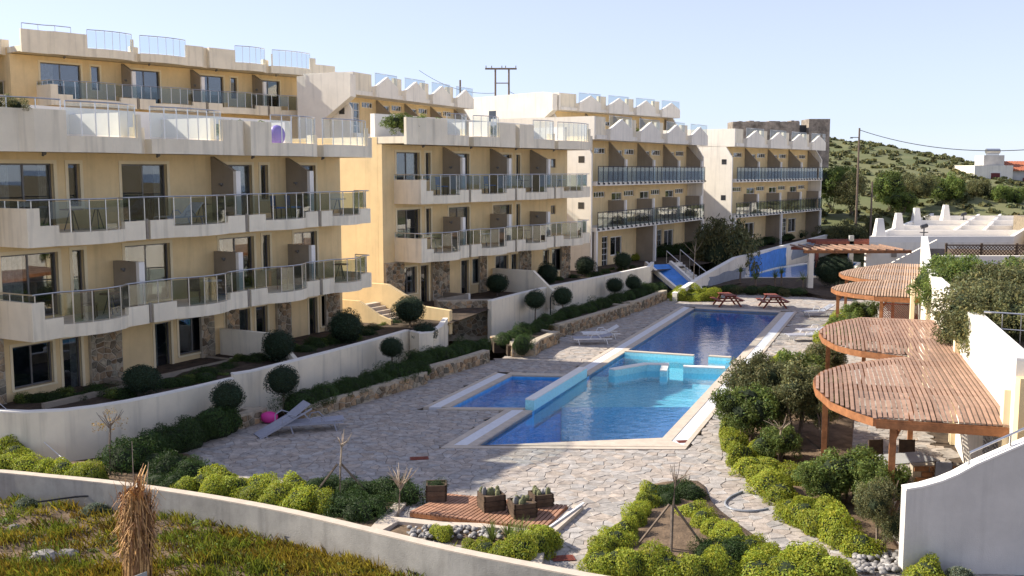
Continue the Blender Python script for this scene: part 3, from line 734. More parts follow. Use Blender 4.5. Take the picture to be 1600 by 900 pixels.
def curve_building(label, P0, P1, z1f, joints, levels, near=-4., far=.6, roof=True, depth=8., stone=True, ground=True, group=None, skip_div=(), zbase=-.6,
                   roof_glass=((.32,.92),(.03,.74),(.32,.95),(.05,.92)), plain_last=False, wallmat='ochre', ins=1.75):
    "terraced block with bulging balconies; P0,P1 rail line of the first floor; z1f its floor; levels = number of balcony floors"
    P0 = Vector(P0); P1 = Vector(P1); d = (P1-P0).normalized(); rz = math.atan2(d.y,d.x); SH = 2.95
    B = empty('apartment_building', (*P0,0), rz, label, 'building', group)
    L = joints[-1]; top = z1f+SH*levels; yw = ins
    # bodies
    b = MB(); b.prism([(near,yw+.31),(L+far,yw+.31),(L+far-depth*.8,yw+depth),(near,yw+depth)],zbase,top-.02); b.build('body', M['ochre'], B)
    b = MB(); tr = MB(); gtrim = []
    for lv in range(0 if ground else 1, levels+1):
        z = z1f+SH*(lv-1); ops = []; lam = []
        zt = z+SH-.38 if lv < levels or True else z+SH
        for k in range(len(joints)-1):
            s0, s1 = joints[k], joints[k+1]; wd = s1-s0
            if lv == 0:
                for (f0,f1,za,zb,nm) in ((.10,.42,.75,2.15,'window'),(.50,.66,.05,2.15,'door')):
                    if k%2: f0,f1 = 1-f1,1-f0
                    a_, b_ = s0+wd*f0, s0+wd*f1; ops.append((a_,b_,z+za,z+zb)); window(B,a_,b_,z+za,z+zb,yw+.14,2 if nm == 'window' else 1,nm); surround(B,a_,b_,z+za,z+zb,yw,.10,nm=='window')
                continue
            if plain_last and k == len(joints)-2:
                a_, b_ = s0+wd*.55, s0+wd*.68; ops.append((a_,b_,z+1.45,z+2.0)); window(B,a_,b_,z+1.45,z+2.0,yw+.1,1); continue
            a_, b_ = (s0+wd*.05, s0+wd*.50) if k%2 == 0 else (s0+wd*.09, s0+wd*.52)
            ops.append((a_,b_,z+.06,z+2.2)); window(B,a_,b_,z+.06,z+2.2,yw+.16,2,'sliding_door')
            a2, b2 = (s0+wd*.62, s0+wd*.72)
            if k%2 == 0:
                ops.append((a2,b2,z+.75,z+2.2)); window(B,a2,b2,z+.75,z+2.2,yw+.16,1)
                surround(B,a_,b_,z+.06,z+2.2,yw,.12); surround(B,a2,b2,z+.75,z+2.2,yw,.12,True)
            else: surround(B,a_,b_,z+.06,z+2.2,yw,.12)
        zlo = zbase if (lv == 0 or (not ground and lv == 1)) else z-.42
        wall_open(b, near, L+far, zlo if lv in (0,) or not ground and lv==1 else z-.38, z+SH-.38, yw, yw+.3, ops)
    b.build('wall', M[wallmat], B)
    # balconies
    for lv in range(1, levels+1):
        z = z1f+SH*(lv-1)
        bal = MB(); pts = []; hs = []; low = .24; prof = []
        pts.append((0.,ins)); pts.append((0.,0.)); hs.append(.80); prof.append((0,.8))
        bulge = []
        for k in range(len(joints)-1):
            s0, s1 = joints[k], joints[k+1]; wd = s1-s0; amp = .42 if lv%2 else .34
            g0, g1 = s0+wd*.24, s0+wd*.79
            st = s0+(.11 if k else .45)
            if k == 0: pts.append((st,0.)); hs.append(.80)
            else: pts.append((st,.0)); hs.append(low)
            pts.append((g0,0.)); hs.append(low)
            for t in range(1,9):
                q = t/8; pts.append((g0+(g1-g0)*q, -amp*math.sin(PI*q)**.75 if q < 1 else 0.)); hs.append(.0)
            en = s1-(.11 if k < len(joints)-2 else 0); pts.append((en,0.)); hs.append(low)
            bulge.append((g0,g1))
            if k < len(joints)-2: pts += [(en+.001,.14),(s1+.109,.14)]; hs += [low,low]
        pts.append((L,ins)); hs.append(low)
        wallpath(bal, pts, .14, z-.42, [z+h for h in hs])
        inner = [(p[0],p[1]+.07) for p in pts[1:-1]]
        bal.prism([(.07,ins+.02)]+inner+[(L-.07,ins+.02)], z-.36, z-.005)
        balo = bal.build('balcony', M['cream'], B)
        def hfun(x, bulge=bulge):
            if x < .4: return .8
            return 0. if any(a-.02 <= x <= c+.02 for a,c in bulge) else .24
        path = [p for p in pts if p[1] < .1]
        rail(balo, [(0.,ins)]+path+[(L,ins*.5)], z, hfun)
        # dividers
        for k in range(1, len(joints)-1):
            if (lv,k) in skip_div: continue
            s_ = joints[k]; q = MB()
            if lv == levels: prof_ = [(yw-.01,z),(.55,z),(.55,z+1.95),(yw-.01,z+2.52)]
            else: prof_ = [(yw-.01,z),(.55,z),(.55,z+1.72),(yw-.01,z+1.72)]
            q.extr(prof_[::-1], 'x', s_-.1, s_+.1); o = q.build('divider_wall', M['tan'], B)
            q = MB(); q.box(s_-.125,s_+.125,.40,.548,z,z+(1.95 if lv == levels else 1.72)); q.build('divider_end', M['brightwhite'], o)
            inst('wall_lamp', LAMP, o, (s_-.13, 1.2, z+1.45), (0,0,PI/2))
        for k in range(1, len(joints)-1):
            q = MB(); q.tube([(joints[k],.06,z-.4),(joints[k],.06,z+.3)], .055, 6); q.build('downpipe', M['downpipe'], B)
    # roof edge
    z = top; pts = []; hs = []; gl = []
    for k in range(len(joints)-1):
        s0, s1 = joints[k], joints[k+1]; wd = s1-s0; f0,f1 = roof_glass[k%len(roof_glass)]
        g0, g1 = s0+wd*f0, s0+wd*f1; hi = .92
        if k == 0: pts.append((near,0.15)); pts.append((s0+.0,.15)); hs.append(hi); pts.append((s0+.35,-.1)); hs.append(hi)
        else: pts.append((s0+.22,-.1)); hs.append(hi if k%2 == 0 else .1)
        if g0 > pts[-1][0]+.05: pts.append((g0,-.1)); hs.append(hi)
        for t in range(1,7):
            q = t/6; pts.append((g0+(g1-g0)*q if g0 > pts[-1][0] or t > 1 else g0+(g1-g0)*q, -.1-.34*math.sin(PI*q)**.8 if q < 1 else -.1)); hs.append(.12)
        pts.append((s1-.22,-.1)) if s1-.22 > g1+.03 else None
        if s1-.22 > g1+.03: hs.append(hi)
        gl.append((g0,g1))
        if k < len(joints)-2: pts += [(s1-.2,.22),(s1+.2,.22)]; hs += [hi if k%2 else .5]*2
    pts.append((L+far,-.1)); hs.append(.5); pts.append((L+far,yw+.3)); hs.append(.5)
    b = MB(); wallpath(b, pts, .16, z-.4, [z+h for h in hs])
    inner = [(p[0],p[1]+.08) for p in pts[1:-2]]
    b.prism([(near+.02,yw+.3)]+[(near+.02,.23)]+inner+[(L+far-.08,0.),(L+far-.08,yw+.3)], z-.34, z-.004)
    ro = b.build('roof_edge', M['cream'], B)
    b = MB(); b.prism([(near+.01,yw+.302),(L+far-.01,yw+.302),(L+far-.01-depth*.8,yw+depth-.02),(near+.01,yw+depth-.02)],z-.33,z-.006); b.build('roof', M['white'], ro)
    for g0,g1 in gl:
        path = [p for p in pts if g0-.05 <= p[0] <= g1+.05 and p[1] < 0]
        if len(path) > 2: rail(ro, path, z, lambda x: .12, top=1.22, sp=.52, inset=.08, pane=PANE2)
    if near < -1.2:
        rail(ro, [(near+.1,.2),(-.05,.2),(.35,-.04),(1.4,-.04)], z, lambda x: .92, top=1.25, sp=.95, glass=False)
    for k in range(len(joints)-1): inst('soffit_lamp', LAMP, B, (joints[k]+1.4,.9,top-.42), (PI/2,0,0), (.8,.8,.8))
    return B, rz, top
A1, A1r, A1top = curve_building('nearest ochre apartment block at the left with bulging glass balconies', (-14.95,31.6), (-6.45,47.1), 3.57, [0,4.7,9.6,14.0,17.6], 2, near=-2.2, far=.05, skip_div=((2,1),))
B1, B1r, B1top = curve_building('second ochre apartment block in the middle with bulging glass balconies', (-4.55,51.4), (5.2,66.2), 4.27, [0,4.2,8.7,13.0,17.4], 2, near=-.9, far=.05, plain_last=True, depth=9, roof_glass=((.5,.93),(.03,.6),(.40,.95),(.05,.92)))
A2, A2r, A2top = curve_building('upper ochre apartment block on the slope at the top left', (-27.2,61.3), (-14.3,76.6), 12.75, [0,5.6,10.6,15.6,20.0], 1, near=-1.5, far=1.6, ground=False, zbase=2, roof_glass=((.42,.95),(.05,.7),(.45,.95),(.08,.85)))
# the sliver of the next upper block at the left edge
A3, A3r, A3top = curve_building('cut-off upper block at the left edge of the picture', (-36.2,55.5), (-30.0,61.6), 12.7, [0,4.4,8.7], 1, near=-1, far=.3, ground=False, zbase=2, roof_glass=((.9,.97),(.9,.97)), depth=5)
def local(B, rz, s, y, z): 
    c, n = math.cos(rz), math.sin(rz); return Vector((B.location.x+c*s-n*y, B.location.y+n*s+c*y, z))
# stone facing on the ground floors, patio walls, sloping party walls
def ground_floor(B, joints, z0, panels, party, patio, indiv, seed):
    for i,(s0,s1) in enumerate(panels):
        q = MB(); q.box(s0,s1,1.62,1.745,z0-.6,z0+2.5); o = q.build('stone_panel', M['mortar'], B)
        face_stones(o, [Vector((s0,1.62)),Vector((s1,1.62))], z0-.1, z0+2.48, seed+i, .25, indiv=indiv)
        q = MB()
    for s,out,h in party:
        q = MB(); q.extr([(1.6,z0-.6),(1.6,z0+h),(-out*.45,z0+h),(-out,z0+.35),(-out,z0-.6)], 'x', s-.11, s+.11); q.build('party_wall', M['cream'], B)
    for s0,s1,y in patio:
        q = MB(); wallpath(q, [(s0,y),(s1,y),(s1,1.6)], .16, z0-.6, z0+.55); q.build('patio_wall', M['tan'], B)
        q = MB(); q.box(s1-.10,s1+.06,y-.02,y+.2,z0-.5,z0+.58); q.build('patio_pier', M['white'], B)
ground_floor(A1, None, .62, [(-1.8,.1),(3.4,4.75),(8.6,9.3),(10.0,10.7),(13.0,13.9),(16.3,17.3)], [(9.65,2.6,1.55)], [(.2,4.0,-.1),(5.2,8.9,.2)], True, 300)
ground_floor(B1, None, 1.32, [(-.85,.6),(3.0,4.5),(7.4,8.1),(11.6,12.9),(16.6,17.7)], [(8.75,2.6,1.5)], [(1.2,4.1,.0)], False, 400)
# ------------------------------------------------------------------ blocks with pointed parapets
def gable_building(label, P0, P1, zfs, nb, roofz, depth=8., near=-.3, far=.3, zbase=-.6, ground=True, group=None, wing=3.2, parapet=1.25, ends='white', upper=False):
    P0 = Vector(P0); P1 = Vector(P1); d = (P1-P0).normalized(); rz = math.atan2(d.y,d.x); L = (P1-P0).length
    B = empty('apartment_building', (*P0,0), rz, label, 'building', group); wd = L/nb; yw = 1.65; SH = 2.95
    b = MB(); b.box(near,L+far,yw+.27,yw+depth,zbase,roofz-.02); b.build('body', M[ends], B)
    # facade
    b = MB(); levels = list(zfs); tr = MB()
    for li,z in enumerate(levels):
        ops = []
        for k in range(nb):
            s0 = k*wd
            if li == 0 and ground:
                if k%2 == 0:
                    a,c = s0+.80*wd,s0+1.0*wd; ops.append((a,c,z+.05,z+2.3)); window(B,a,c,z+.05,z+2.3,yw+.1,1,'door','brightwhite',1,.07,4)
                    a,c = s0+1.08*wd,s0+1.48*wd; ops.append((a,c,z+.75,z+2.2)); window(B,a,c,z+.75,z+2.2,yw+.1,2,'window','brightwhite',0,.08)
            else:
                a,c = s0+.52*wd,s0+.88*wd; ops.append((a,c,z+1.98,z+2.4)); window(B,a,c,z+1.98,z+2.4,yw+.1,4,'transom_window','brightwhite',0,.05)
                a,c = s0+.10*wd,s0+.46*wd; ops.append((a,c,z+.06,z+2.3)); window(B,a,c,z+.06,z+2.3,yw+.1,2,'sliding_door','brightwhite' ,0,.06,3)
        lo = zbase if li == 0 else z-.28
        hi = levels[li+1]-.28 if li+1 < len(levels) else roofz-.3
        wall_open(b, near, L+far, lo, hi, yw, yw+.26, ops)
    b.build('wall', M['ochre'], B)
    for li,z in enumerate(levels):
        nxt = levels[li+1] if li+1 < len(levels) else roofz
        if not (li == 0 and ground):
            b = MB(); b.box(near+.05,L+.1,0,yw-.002,z-.3,z-.004); bo = b.build('balcony', M['white'], B)
            if not upper:
                rail(bo, [(0.,0.),(L,0.)], z, lambda x:0, top=1.05, sp=.78, inset=-.03, post=BPOST, bot=-.22, rail_r=.025, railmat='black')
        for k in range(1 if not (li == 0 and ground) else 0, nb+1):
            s_ = k*wd; q = MB()
            if li == 0 and ground:
                if k%2: continue
                q.box(s_-.1,s_+.1,.2,yw-.002,zbase,nxt-.302); q.build('divider_wall', M['tan'], B); q = MB(); q.box(s_-.13,s_+.13,.02,.198,zbase,nxt-.302); q.build('post', M['brightwhite'], B); continue
            hi = nxt-.32; toplev = li == len(levels)-1
            prof = [(yw-.002,z),(.35,z),(.35,z+1.55),(yw-.002,hi)] if toplev else [(yw-.002,z),(.35,z),(.35,z+1.75),(yw-.002,z+1.75)]
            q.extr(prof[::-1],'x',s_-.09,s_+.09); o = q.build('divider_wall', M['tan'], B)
            q = MB(); q.box(s_-.11,s_+.11,.2,.348,z,z+(1.57 if toplev else 1.78)); q.build('divider_end', M['brightwhite'], o)
    # end wing walls
    for s_ in ((near-.22),(L+far)):
        b = MB(); b.extr([(yw+depth,zbase),(yw+depth,roofz),(.9,roofz-.3),(.25,roofz-1.3),(.25,zbase if ground else levels[0]-.3)],'x',s_,s_+.2); b.build('end_wall', M[ends], B)
    # small vents on the near end wall
    b = MB()
    for li,z in enumerate(levels):
        if ground and li == 0: continue
        b.box(near-.235,near-.222,.8,1.25,z+1.3,z+1.75)
    if b.v: b.build('vent_window', M['pane'], B)
    # parapet: recessed pier then a pointed panel with glass above, bay after bay
    z = roofz; b = MB(); b.box(near,L+far,-.02,yw+depth-.03,z-.3,z-.006); ro = b.build('roof', M['white'], B)
    b = MB(); b.box(near-.22,near-.02,.05,yw+depth*.9,z-.32,z+parapet); b.build('parapet_return', M['white'], ro)
    for k in range(nb):
        s0 = k*wd; a = s0+wd*.26; c = s0+wd*.985; m = (a+c)/2+.05
        q = MB(); q.box(s0-(wing if k == 0 else 0)*0+ (near if k == 0 else 0),a-.002,.12,.34,z-.32,z+parapet); q.build('parapet_pier', M['cream'], ro)
        q = MB(); pr = [(a,z-.34),(c,z-.34),(c,z+.50),(m,z+parapet-.08),(a,z+.42)]
        n = len(pr); vs = [(u,-.28,v) for u,v in pr]+[(u,-.06,v) for u,v in pr]
        q.add(vs,[tuple(range(n)),tuple(range(2*n-1,n-1,-1))]+[(i,n+i,n+(i+1)%n,(i+1)%n) for i in range(n)]); 
        q.box(a,a+.2,-.058,.118,z-.34,z+.42); q.box(c-.2,c,-.058,.33,z-.34,z+.45)
        po = q.build('pointed_parapet', M['white'], ro)
        q = MB(); q.bar((a+.02,-.30,z+.40),(m,-.30,z+parapet-.09),.06,.12); q.build('lit_slope_bar', M['brightwhite'], po)  # white bar added to imitate a sunlit sliver on the left slope
        for (u0,u1) in ((a,m),(m,c)):
            q = MB(); za, zb = (z+.47,z+parapet-.02) if u0 == a else (z+parapet-.02,z+.55)
            q.add([(u0+.01,-.17,za),(u1-.01,-.17,zb),(u1-.01,-.17,z+parapet+.1),(u0+.01,-.17,z+parapet+.1)],[(0,1,2,3)]); q.build('glass_pane', M['glass'], po)
        q = MB(); q.tube([(a,-.17,z+parapet+.11),(c,-.17,z+parapet+.11)],.018,5); 
        for u in (a+.02,c-.02): q.tube([(u,-.17,z+.45),(u,-.17,z+parapet+.1)],.016,5)
        q.build('glass_frame', M['steel'], po)
    return B, rz
C1, C1r = gable_building('third apartment block with pointed white parapets and black balcony posts', (5.94,71.2), (16.6,88.9), (1.32,4.54,7.72), 4, 10.93, depth=7.5)
D1, D1r = gable_building('farthest apartment block with pointed white parapets below the stone ruin', (20.0,91.6), (33.0,109.5), (1.32,4.54,7.72), 4, 10.90, depth=9)
B2, B2r = gable_building('upper block with pointed parapets behind the second apartment block', (-10.4,73.5), (-3.5,89.2), (11.55,), 4, 14.5, depth=2.8, zbase=3, ground=False, upper=True, near=-1.2)
C2, C2r = gable_building('upper block with pointed parapets behind the third apartment block', (5.3,96.), (17.6,109.8), (10.9,), 4, 14.3, depth=12, zbase=3, ground=False, upper=True, near=-1.2)
B2.location.z = -.45
# white upper wall of the block behind (rises at the left of the pointed parapets)
for (Bx,z0,z1,x0,x1,y0,y1,nm) in ((B2,8.,15.7,-2.2,-1.5,-.2,4.2,'side_wall'),(C2,8.,15.65,-2.2,-1.5,.2,14.,'side_wall')):
    b = MB(); b.extr([(y1,z0),(y1,z1-.2),(y0+1.2,z1),(y0,z1-.2),(y0,z1-1.7),(y0+2.2,z1-3.2),(y0+2.2,z0)],'x',x0,x1); b.build(nm, M['white'], Bx)
    if Bx is C2: b = MB(); b.box(x0-.012,x0-.002,y0+7,y0+7.9,z1-2.8,z1-1.5); b.build('window', M['pane'], Bx)
# ================================================================== RIGHT SIDE
RW = [Vector(p) for p in ((11.2,22.4),(16.4,39.9),(18.6,46.2),(25.8,64.5))]
e = empty('terrace_wall', (*RW[0],0), 0, 'tall sunlit white wall along the inner edge of the pergolas', 'wall')
b = MB(); wallpath(b, [p-RW[0] for p in reversed(RW)], .35, -.2, 4.3); b.build('wall', M['white'], e)
b = MB(); wallpath(b, [p-RW[0] for p in reversed(RW)], .38, 4.302, 4.36); b.build('coping', M['brightwhite'], e)
ew = (RW[1]-RW[0]).normalized(); eo = Vector((-ew.y, ew.x))
for t in (.6,9.3,18.0,24.8):
    p = ew*t+eo*.0; b = MB(); b.box(-.22,.22,-.02,.14,0,3.55); b.build('pilaster', M['trim'], e, (p.x,p.y,0), (0,0,math.atan2(ew.y,ew.x)))
for t in (1.6,3.0):
    b = MB(); b.box(-.5,.5,0,.05,.1,2.2)
    for k in range(16): b.box(-.44,.44,.05,.075,.2+k*.122,.26+k*.122)
    p = ew*t; b.build('louvred_shutter', M['greywall'], e, (p.x,p.y,0), (0,0,math.atan2(ew.y,ew.x)))
b = MB(); wallpath(b, [Vector((3.2,-.4)), Vector((0,0))], .3, -.2, 3.95); b.build('end_wall', M['ochre'], e)
mb = MB(); pts = [(p.x+.3,p.y,3.6) for p in RW]; far = [(p.x+30,p.y-9,3.6) for p in RW]
for i in range(3): mb.add([pts[i],far[i],far[i+1],pts[i+1]],[(0,1,2,3)])
tag(mb.build('upper_terrace', M['soil']), 'raised planted terrace behind the white wall', kind='structure')
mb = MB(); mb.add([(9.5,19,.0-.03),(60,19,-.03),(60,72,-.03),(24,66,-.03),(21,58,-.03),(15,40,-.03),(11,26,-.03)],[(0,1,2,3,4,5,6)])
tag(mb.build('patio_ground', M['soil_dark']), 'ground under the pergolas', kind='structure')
def pergola(label, R0, ew, knots, tmax, material, z0=2.88, posts=(), lattice=None, sp=.118, split=8.9):
    eo = Vector((-ew.y, ew.x)); rz = math.atan2(ew.y, ew.x)
    Pg = empty('pergola', (*R0,0), rz, label, 'pergola')      # local x along the wall, y towards the pool
    def uo(t):
        for (a,ua),(c,uc) in zip(knots,knots[1:]):
            if a <= t <= c: return ua+(uc-ua)*(t-a)/(c-a)
        return 0
    ts = [tmax*i/170 for i in range(171)]; N = len(ts)
    def zz(t,u):
        d = min(abs(uo(t)-u)/1.0, (t+.2)/1.6, (tmax-t+.2)/1.6, (abs(t-split)+max(0,1.6-u))/1.4); return z0-.20*max(0,1-d)**1.5
    umax = max(k[1] for k in knots); nu = int(umax/sp)
    for k in range(nu):
        u = .06+k*sp; runs = []; cur = []
        for t in ts:
            if uo(t) >= u: cur.append(t)
            else:
                if len(cur) > 3: runs.append(cur)
                cur = []
        if len(cur) > 3: runs.append(cur)
        for r in runs:
            m = max(4,int((r[-1]-r[0])/1.1)); tt = [r[0]+(r[-1]-r[0])*i/m for i in range(m+1)]; b = MB(); vs = []
            for t in tt:
                z = zz(t,u)
                vs += [(t,u-.041,z),(t,u+.041,z),(t,u+.041,z+.035),(t,u-.041,z+.035)]
            fs = [(0,3,2,1),(4*m,4*m+1,4*m+2,4*m+3)]
            for i in range(m):
                for j in range(4): fs.append((4*i+j,4*i+(j+1)%4,4*i+4+(j+1)%4,4*i+4+j))
            b.add(vs,fs); b.build('slat', M[material], Pg)
    rim = [(t,uo(t)) for t in ts[::3]]
    b = MB(); 
    vs = []; fs = []
    for i,(t,u) in enumerate(rim):
        z = zz(t,u); vs += [(t,u-.05,z-.17),(t,u+.03,z-.17),(t,u+.03,z+.03),(t,u-.05,z-.003)]
    for i in range(len(rim)-1):
        for j in range(4): fs.append((4*i+j,4*i+(j+1)%4,4*i+4+(j+1)%4,4*i+4+j))
    fs += [(0,3,2,1),tuple(4*(len(rim)-1)+j for j in range(4))]
    b.add(vs,fs); b.build('curved_fascia', M['wood'], Pg)
    for t in (0.03,tmax*.25,tmax*.5,tmax*.76,tmax-.03):
        u = uo(t)-.06; b = MB(); zt = z0-.245
        b.box(t-.06,t+.06,.02,u,zt-.16,zt); 
        if t < .1: b.box(t-.05,t+.05,.02,u,zt+.002,z0-.19)
        b.build('beam', M['wood'], Pg)
    for t,u in posts:
        b = MB(); b.box(t-.075,t+.075,u-.075,u+.075,0,z0-.40); b.build('post', M['wood'], Pg)
        b = MB(); b.bar((t,u-.02,z0-.75),(t+.5,u-.25,z0-.42),.07,.07); b.build('brace', M['wood'], Pg)
    if lattice:
        t0,t1,u0,u1,za,zb = lattice; b = MB(); n = 14
        for k in range(-n,n+1):
            a = u0+(u1-u0)*k/n
            for s_ in (1,-1):
                p0 = [a,za]; p1 = [a+s_*(zb-za),zb]
                pts = []
                for (uu,vv) in (p0,p1): pts.append((uu,vv))
                (ua,va),(ub,vb) = pts
                def cl(ua,va,ub,vb):
                    t_0,t_1 = 0.,1.
                    for lim,sg in ((u0,1),(u1,-1)):
                        fa = (ua-lim)*sg; fb = (ub-lim)*sg
                        if fa < 0 and fb < 0: return None
                        if fa < 0: t_0 = max(t_0,fa/(fa-fb))
                        elif fb < 0: t_1 = min(t_1,fa/(fa-fb))
                    if t_0 >= t_1: return None
                    return (ua+(ub-ua)*t_0,va+(vb-va)*t_0,ua+(ub-ua)*t_1,va+(vb-va)*t_1)
                c = cl(ua,va,ub,vb)
                if c: b.bar((t0+.012*s_,c[0],c[1]),(t0+.012*s_,c[2],c[3]),.02,.035)
        b.box(t0-.04,t0+.04,u0-.04,u0,za,zb); b.box(t0-.04,t0+.04,u1,u1+.04,za,zb); b.box(t0-.04,t0+.04,u0,u1,zb,zb+.05)
        tag(b.build('lattice_screen', M['redwood'], Pg), kind='stuff')
    return Pg
K1 = [(0,2.9),(.5,3.3),(1.5,3.85),(3,4.2),(4.4,4.28),(5.6,4.05),(6.7,3.5),(7.9,2.5),(8.7,1.6),(8.9,1.5),(9.05,2.1),(9.5,3.0),(10.4,3.6),(11.8,4.0),(13.4,4.12),(15,3.85),(16.3,3.3),(17.2,2.7)]
e2 = (RW[3]-RW[2]).normalized()
pergola('near wavy brown pergola with two rounded lobes beside the lower pool', RW[0]+ew*.35, ew, K1, 17.2, 'slat', posts=((.35,2.45),(4.4,3.95),(13.4,3.8),(17.0,2.4),(8.9,1.3)))
K2 = [(0,2.0),(.6,2.9),(1.6,3.8),(2.9,4.15),(4.3,3.9),(5.8,2.9),(6.9,1.7),(7.1,1.6),(7.3,2.2),(8,3.1),(9.4,4.0),(11,4.3),(13,3.9),(15,3.0),(17.2,2.0)]
pergola('farther wavy pale pergola with a lattice screen under its near end', RW[2]+e2*.1, e2, K2, 17.2, 'slat2', posts=((.4,1.7),(2.9,3.8),(11,3.9),(7.1,1.3)), lattice=(.55,0,.15,1.6,.4,2.3), split=7.1, sp=.125)
# third, flat pergola by the slide pool
p0 = U(1265,456,0); e = empty('flat_pergola', p0, 0, 'flat orange pergola on pale columns by the blue pool', 'pergola')
for x,y in ((0,0),(4.2,.6)):
    b = MB(); b.box(x-.18,x+.18,y-.18,y+.18,0,2.72); b.build('column', M['white'], e)
for k in range(2):
    b = MB(); b.box(-.5,7.0,-.15+k*3.2,.12+k*3.2,2.73,2.95); b.build('beam', M['wood'] if k == 0 else M['redwood'], e)
for k in range(12): b = MB(); b.box(-.3+k*.6,-.18+k*.6,-.35,4.4,2.952,3.05); b.build('rafter', M['slat'], e)
e = empty('red_pergola', U(1308,432,0), 0, 'low red timber canopy behind the flat orange pergola', 'pergola')
for k in range(3): b = MB(); b.box(-1.8,5.5,k*1.2,k*1.2+.2,2.6,2.85); b.build('beam', M['redwood'], e)
b = MB(); b.box(.9,1.25,.0,.3,0,3.3); b.build('pier', M['greywall'], e)
b = MB(); b.box(-1.4,-1.15,1.3,1.55,0,2.598); b.build('post', M['redwood'], e)
b = MB(); b.box(5.1,5.35,1.3,1.55,0,2.598); b.build('post', M['redwood'], e)
# white terraced bungalow with tapering chimneys
h0 = Vector((26.9,77.)); he = Vector((.46,.888)); hx = Vector((1,.02)).normalized()
H_ = empty('white_bungalow', (*h0,0), 0, 'long white flat-roofed bungalow row with tapering chimneys', 'building')
def hp(a, bq): v = he*a+hx*bq; return (v.x,v.y)
b = MB(); b.prism([hp(0,0),hp(0,11),hp(47,14),hp(47,0)], -.2, 3.1); b.build('body', M['white'], H_)
b = MB(); wallpath(b, [hp(47,0),hp(0,0),hp(0,11),hp(47,14)], .3, 3.1, 3.55); b.build('parapet', M['brightwhite'], H_)
for a,h in ((8,.5),(17,.45),(27,.5),(37,.55)):
    b = MB(); wallpath(b, [hp(a,.31),hp(a,11.4)], .25, 3.1, 3.1+h); b.build('roof_divider', M['brightwhite'], H_)
for bq in (5.5,8.): 
    b = MB(); wallpath(b, [hp(46,bq),hp(8.3,bq)], .25, 3.1, 3.5); b.build('roof_divider', M['brightwhite'], H_)
for a,bq in ((1.2,.55),(12.5,.55),(26,.6),(36,2.6)):
    b = MB(); c = hp(a,bq); w0,w1,hh = .44,.22,1.75
    b.add([(c[0]-w0,c[1]-w0,3.1),(c[0]+w0,c[1]-w0,3.1),(c[0]+w0,c[1]+w0,3.1),(c[0]-w0,c[1]+w0,3.1),(c[0]-w1,c[1]-w1,3.1+hh),(c[0]+w1,c[1]-w1,3.1+hh),(c[0]+w1,c[1]+w1,3.1+hh),(c[0]-w1,c[1]+w1,3.1+hh)],[(0,3,2,1),(4,5,6,7),(0,1,5,4),(1,2,6,5),(2,3,7,6),(3,0,4,7)])
    b.build('chimney', M['brightwhite'], H_)
b = MB(); b.box(1.7,2.1,-.06,.0,2.0,2.45); b.box(1.77,2.03,-.08,-.06,2.07,2.38); b.build('wall_lamp', M['downpipe'], H_)
for a,bq in ((5,3.6),(30,5)):
    c = hp(a,bq); b = MB(); b.tube([(c[0],c[1],3.1),(c[0],c[1],4.0)],.05); b.tube([(c[0]-.25,c[1],4.0),(c[0]+.25,c[1],4.15)],.16,8); b.box(c[0]-.3,c[0]+.3,c[1]-.1,c[1]+.1,3.55,3.62); b.build('roof_vent', M['black'], H_)
b = MB(); b.extr([(30.2,-.1),(30.2,3.6),(25.2,1.0),(25.2,-.1)][::-1],'y',72.6,72.85); 
b = b.build('stair_wall', M['white']); tag(b,'sloping white stair wall in front of the bungalow','wall')
b = MB(); b.prism([(41,72),(52,72),(56,92),(45,92)],-.2,4.5); b = b.build('stone_house', M['stone']); 
tag(b,'stone-faced house at the right behind the lattice fence','building')
face = MB()
# lattice fence on the terrace
lf0 = D(1478,396,55.0); e = empty('lattice_fence', (lf0.x,55.0,3.6), 0, 'brown lattice fence on the terrace behind the green shrubs', 'fence')
b = MB()
for k in range(-4,34):
    for s_ in (1,-1):
        x0 = k*.18; x1 = x0+s_*.72
        if 0 <= x0 <= 5.6 and 0 <= x1 <= 5.6: b.bar((x0,.012*s_,.12),(x1,.012*s_,.84),.018,.04)
tag(b.build('lattice', M['darkwood'], e), kind='stuff')
for z in (.08,.86): b = MB(); b.box(-.05,5.7,-.04,.04,z,z+.07); b.build('rail', M['darkwood'], e)
for x in (0,1.9,3.8,5.65): b = MB(); b.box(x-.05,x+.05,-.05,.05,-.02,1.0); b.build('post', M['darkwood'], e)
b = MB(); b.box(-1.,9,-.2,.1,0,.45); tag(b.build('terrace_kerb', M['white'], None, (lf0.x,53.6,3.6)),'low white kerb wall in front of the lattice fence','wall')
# near white stair wall at the lower right
e = empty('stair_wall', U(1410,897,0), 0, 'near white stair wall rising to the right in shade', 'wall')
prof = [(0,-.4),(0,1.82),(.35,1.88),(.75,2.0),(1.05,2.13),(1.45,2.36),(2.55,2.86),(5.5,4.3),(5.5,-.4)]
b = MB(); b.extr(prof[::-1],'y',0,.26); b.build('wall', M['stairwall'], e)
b = MB()
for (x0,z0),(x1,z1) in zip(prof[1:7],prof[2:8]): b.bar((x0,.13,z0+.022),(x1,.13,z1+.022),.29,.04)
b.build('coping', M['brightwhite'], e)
b = MB(); b.tube([(1.35,.13,2.33),(1.35,.13,2.60),(5.2,.13,4.4)],.025); 
for k in range(4): x = 2.2+k*.9; z = 2.7+(x-2.2)*.47; b.tube([(x,.13,z),(x,.13,z+.3)],.018)
b.build('handrail', M['steel'], e)
